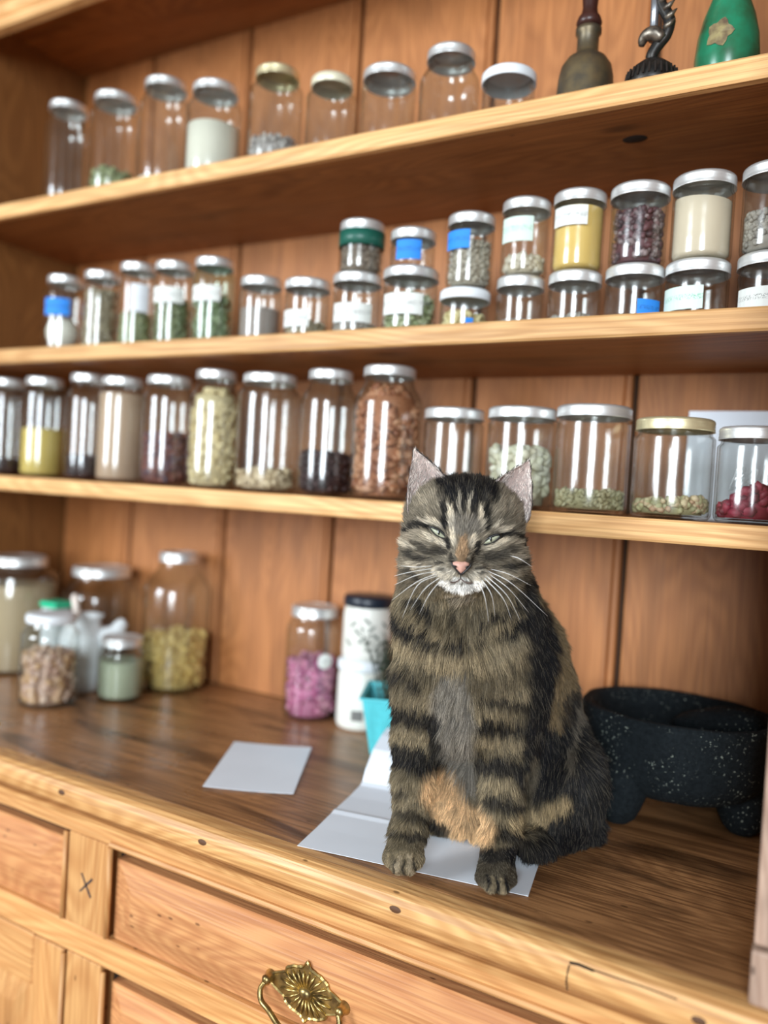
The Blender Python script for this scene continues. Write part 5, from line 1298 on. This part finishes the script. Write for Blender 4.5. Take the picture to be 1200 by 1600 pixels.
m_lid = plain('eyelid_dark', (0.010, 0.009, 0.009), 0.35)
m_nose = plain('nose_leather', (0.66, 0.36, 0.28), 0.5, 0, 0.2, 300)
def almond(a, b_, up, dn, n=9):
    P = []; dx, dy = b_[0] - a[0], b_[1] - a[1]; L = math.hypot(dx, dy); nx_, ny_ = dy / L, -dx / L      # towards the brow
    for i in range(n): t = i / n; P.append((a[0] + dx * t + nx_ * up * math.sin(PI * t) ** 0.8, a[1] + dy * t + ny_ * up * math.sin(PI * t) ** 0.8))
    for i in range(n): t = 1 - i / n; P.append((a[0] + dx * t - nx_ * dn * math.sin(PI * t) ** 0.9, a[1] + dy * t - ny_ * dn * math.sin(PI * t) ** 0.9))
    return P
for (a, b_, up, dn, pup) in (((671, 823), (699, 842), 3.6, 4.6, (685.5, 832.2)), ((752, 851), (783, 835), 3.6, 4.8, (767, 842.5))):
    ey, dc = patch('eye', almond(a, b_, up, dn), -0.0022, m_eye, cat, 0.0022)
    w3 = np.array(world_loc(ey))
    pl = almond((pup[0] - 0.5, pup[1] - 4.3), (pup[0] + 0.5, pup[1] + 4.3), 1.7, 1.7, 6)
    V = [at(p[0], p[1], dc - 0.00475) - w3 for p in pl]; V.append(at(pup[0], pup[1], dc - 0.0050) - w3)
    link('pupil', mesh_np('pupil', V, [(k, (k + 1) % 12, 12) for k in range(12)]), m_pupil, ey)
    al = almond(a, b_, up + 0.6, dn + 0.4); nn = len(al)
    def ring_pts(P, depth): return [Vector(at(p[0], p[1], depth) - w3) for p in P]
    up_p = [al[i] for i in range(0, nn // 2 + 1)]; dn_p = [al[i % nn] for i in range(nn // 2, nn + 1)]
    e0, e1 = (a, b_)
    ext = (b_[0] + (2 if a[0] < 700 else 5), b_[1] + (5 if a[0] < 700 else -1))
    V, F = tube(ring_pts(up_p, dc - 0.0030), [0.0006] + [0.0013] * (len(up_p) - 2) + [0.0008], 6); link('upper_eyelid', mesh_np('upper_eyelid', V, F), m_lid, ey)
    V, F = tube(ring_pts(dn_p, dc - 0.0028), [0.0006] + [0.0007] * (len(dn_p) - 2) + [0.0005], 6); link('lower_eyelid', mesh_np('lower_eyelid', V, F), m_lid, ey)
# nose leather, nostrils, mouth
no = [(707.5, 878.5), (713, 877), (720, 878), (727, 877.5), (733, 880), (732.5, 883.5), (729, 888), (724, 893), (720, 896), (716, 892.5), (711, 887), (706.5, 881.5)]
nob, dcn = patch('nose', no, -0.0012, m_nose, cat, 0.0022)
tag(nob, 'pink nose with a dark rim')
w3 = np.array(world_loc(nob))
rimp = [(704.5, 877), (707, 883), (712, 889.5), (717, 895), (720, 898), (724, 895), (730, 889.5), (735, 884), (737, 879.5)]
V, F = tube([Vector(at(p[0], p[1], dcn - 0.0012) - w3) for p in rimp], [0.0006] + [0.0010] * 7 + [0.0006], 6); link('nose_rim', mesh_np('nose_rim', V, F), m_lid, nob)
for (x, y, s2) in ((711.5, 884.5, 1), (729.5, 885.5, -1)):
    V, F = tube([Vector(at(x - 2.2 * s2, y - 1.2, dcn - 0.0024) - w3), Vector(at(x + 2.0 * s2, y + 1.6, dcn - 0.0028) - w3)], [0.0005, 0.0010], 6); link('nostril', mesh_np('nostril', V, F), m_lid, nob)
def on_face(x, y, off): return Vector(at(x, y, nearest_surface(x, y) + off) - CO)
mp = [(703, 909.5), (709, 910), (715, 908), (719.5, 904.5), (725, 908.5), (731, 910.5), (738, 911)]
V, F = tube(smooth_path([on_face(x, y, -0.0028) for x, y in mp], 24), 0.0006, 5); link('mouth_line', mesh_np('mouth_line', V, F), plain('mouth_dark', (0.10, 0.06, 0.05), 0.6), cat)
V, F = tube([on_face(720, 896, -0.002), on_face(719.7, 904, -0.003)], 0.0005, 5); link('lip_groove', mesh_np('lip_groove', V, F), m_lid, cat)
m_wh = plain('whisker_white', (0.97, 0.96, 0.93), 0.35)
WK = [((677, 888), (640, 894), (616, 900)), ((680, 893), (650, 899), (616, 914)), ((683, 896), (650, 910), (612, 938)), ((684, 899), (652, 915), (628, 966)), ((688, 902), (664, 920), (641, 953)),
      ((676, 884), (650, 886), (626, 884)), ((690, 905), (670, 930), (655, 960)), ((762, 892), (800, 912), (856, 963)), ((764, 897), (795, 920), (826, 957)), ((760, 900), (792, 930), (814, 972)), ((757, 903), (786, 935), (800, 970)),
      ((753, 906), (768, 930), (774, 966)), ((766, 889), (795, 897), (830, 915)), ((748, 908), (758, 935), (764, 975)), ((796, 868), (812, 873), (832, 886))]
for (a, m__, e_) in WK:
    da = nearest_surface(*a)
    p = [Vector(at(a[0], a[1], da - 0.001) - CO), Vector(at(m__[0], m__[1], min(da, 0.775) - 0.010) - CO), Vector(at(e_[0], e_[1], 0.770) - CO)]
    pth = smooth_path(p, 12)
    V, F = tube(pth, [0.00036 * (1 - 0.72 * i / (len(pth) - 1)) for i in range(len(pth))], 5)
    link('whisker', mesh_np('whisker', V, F), m_wh, cat)
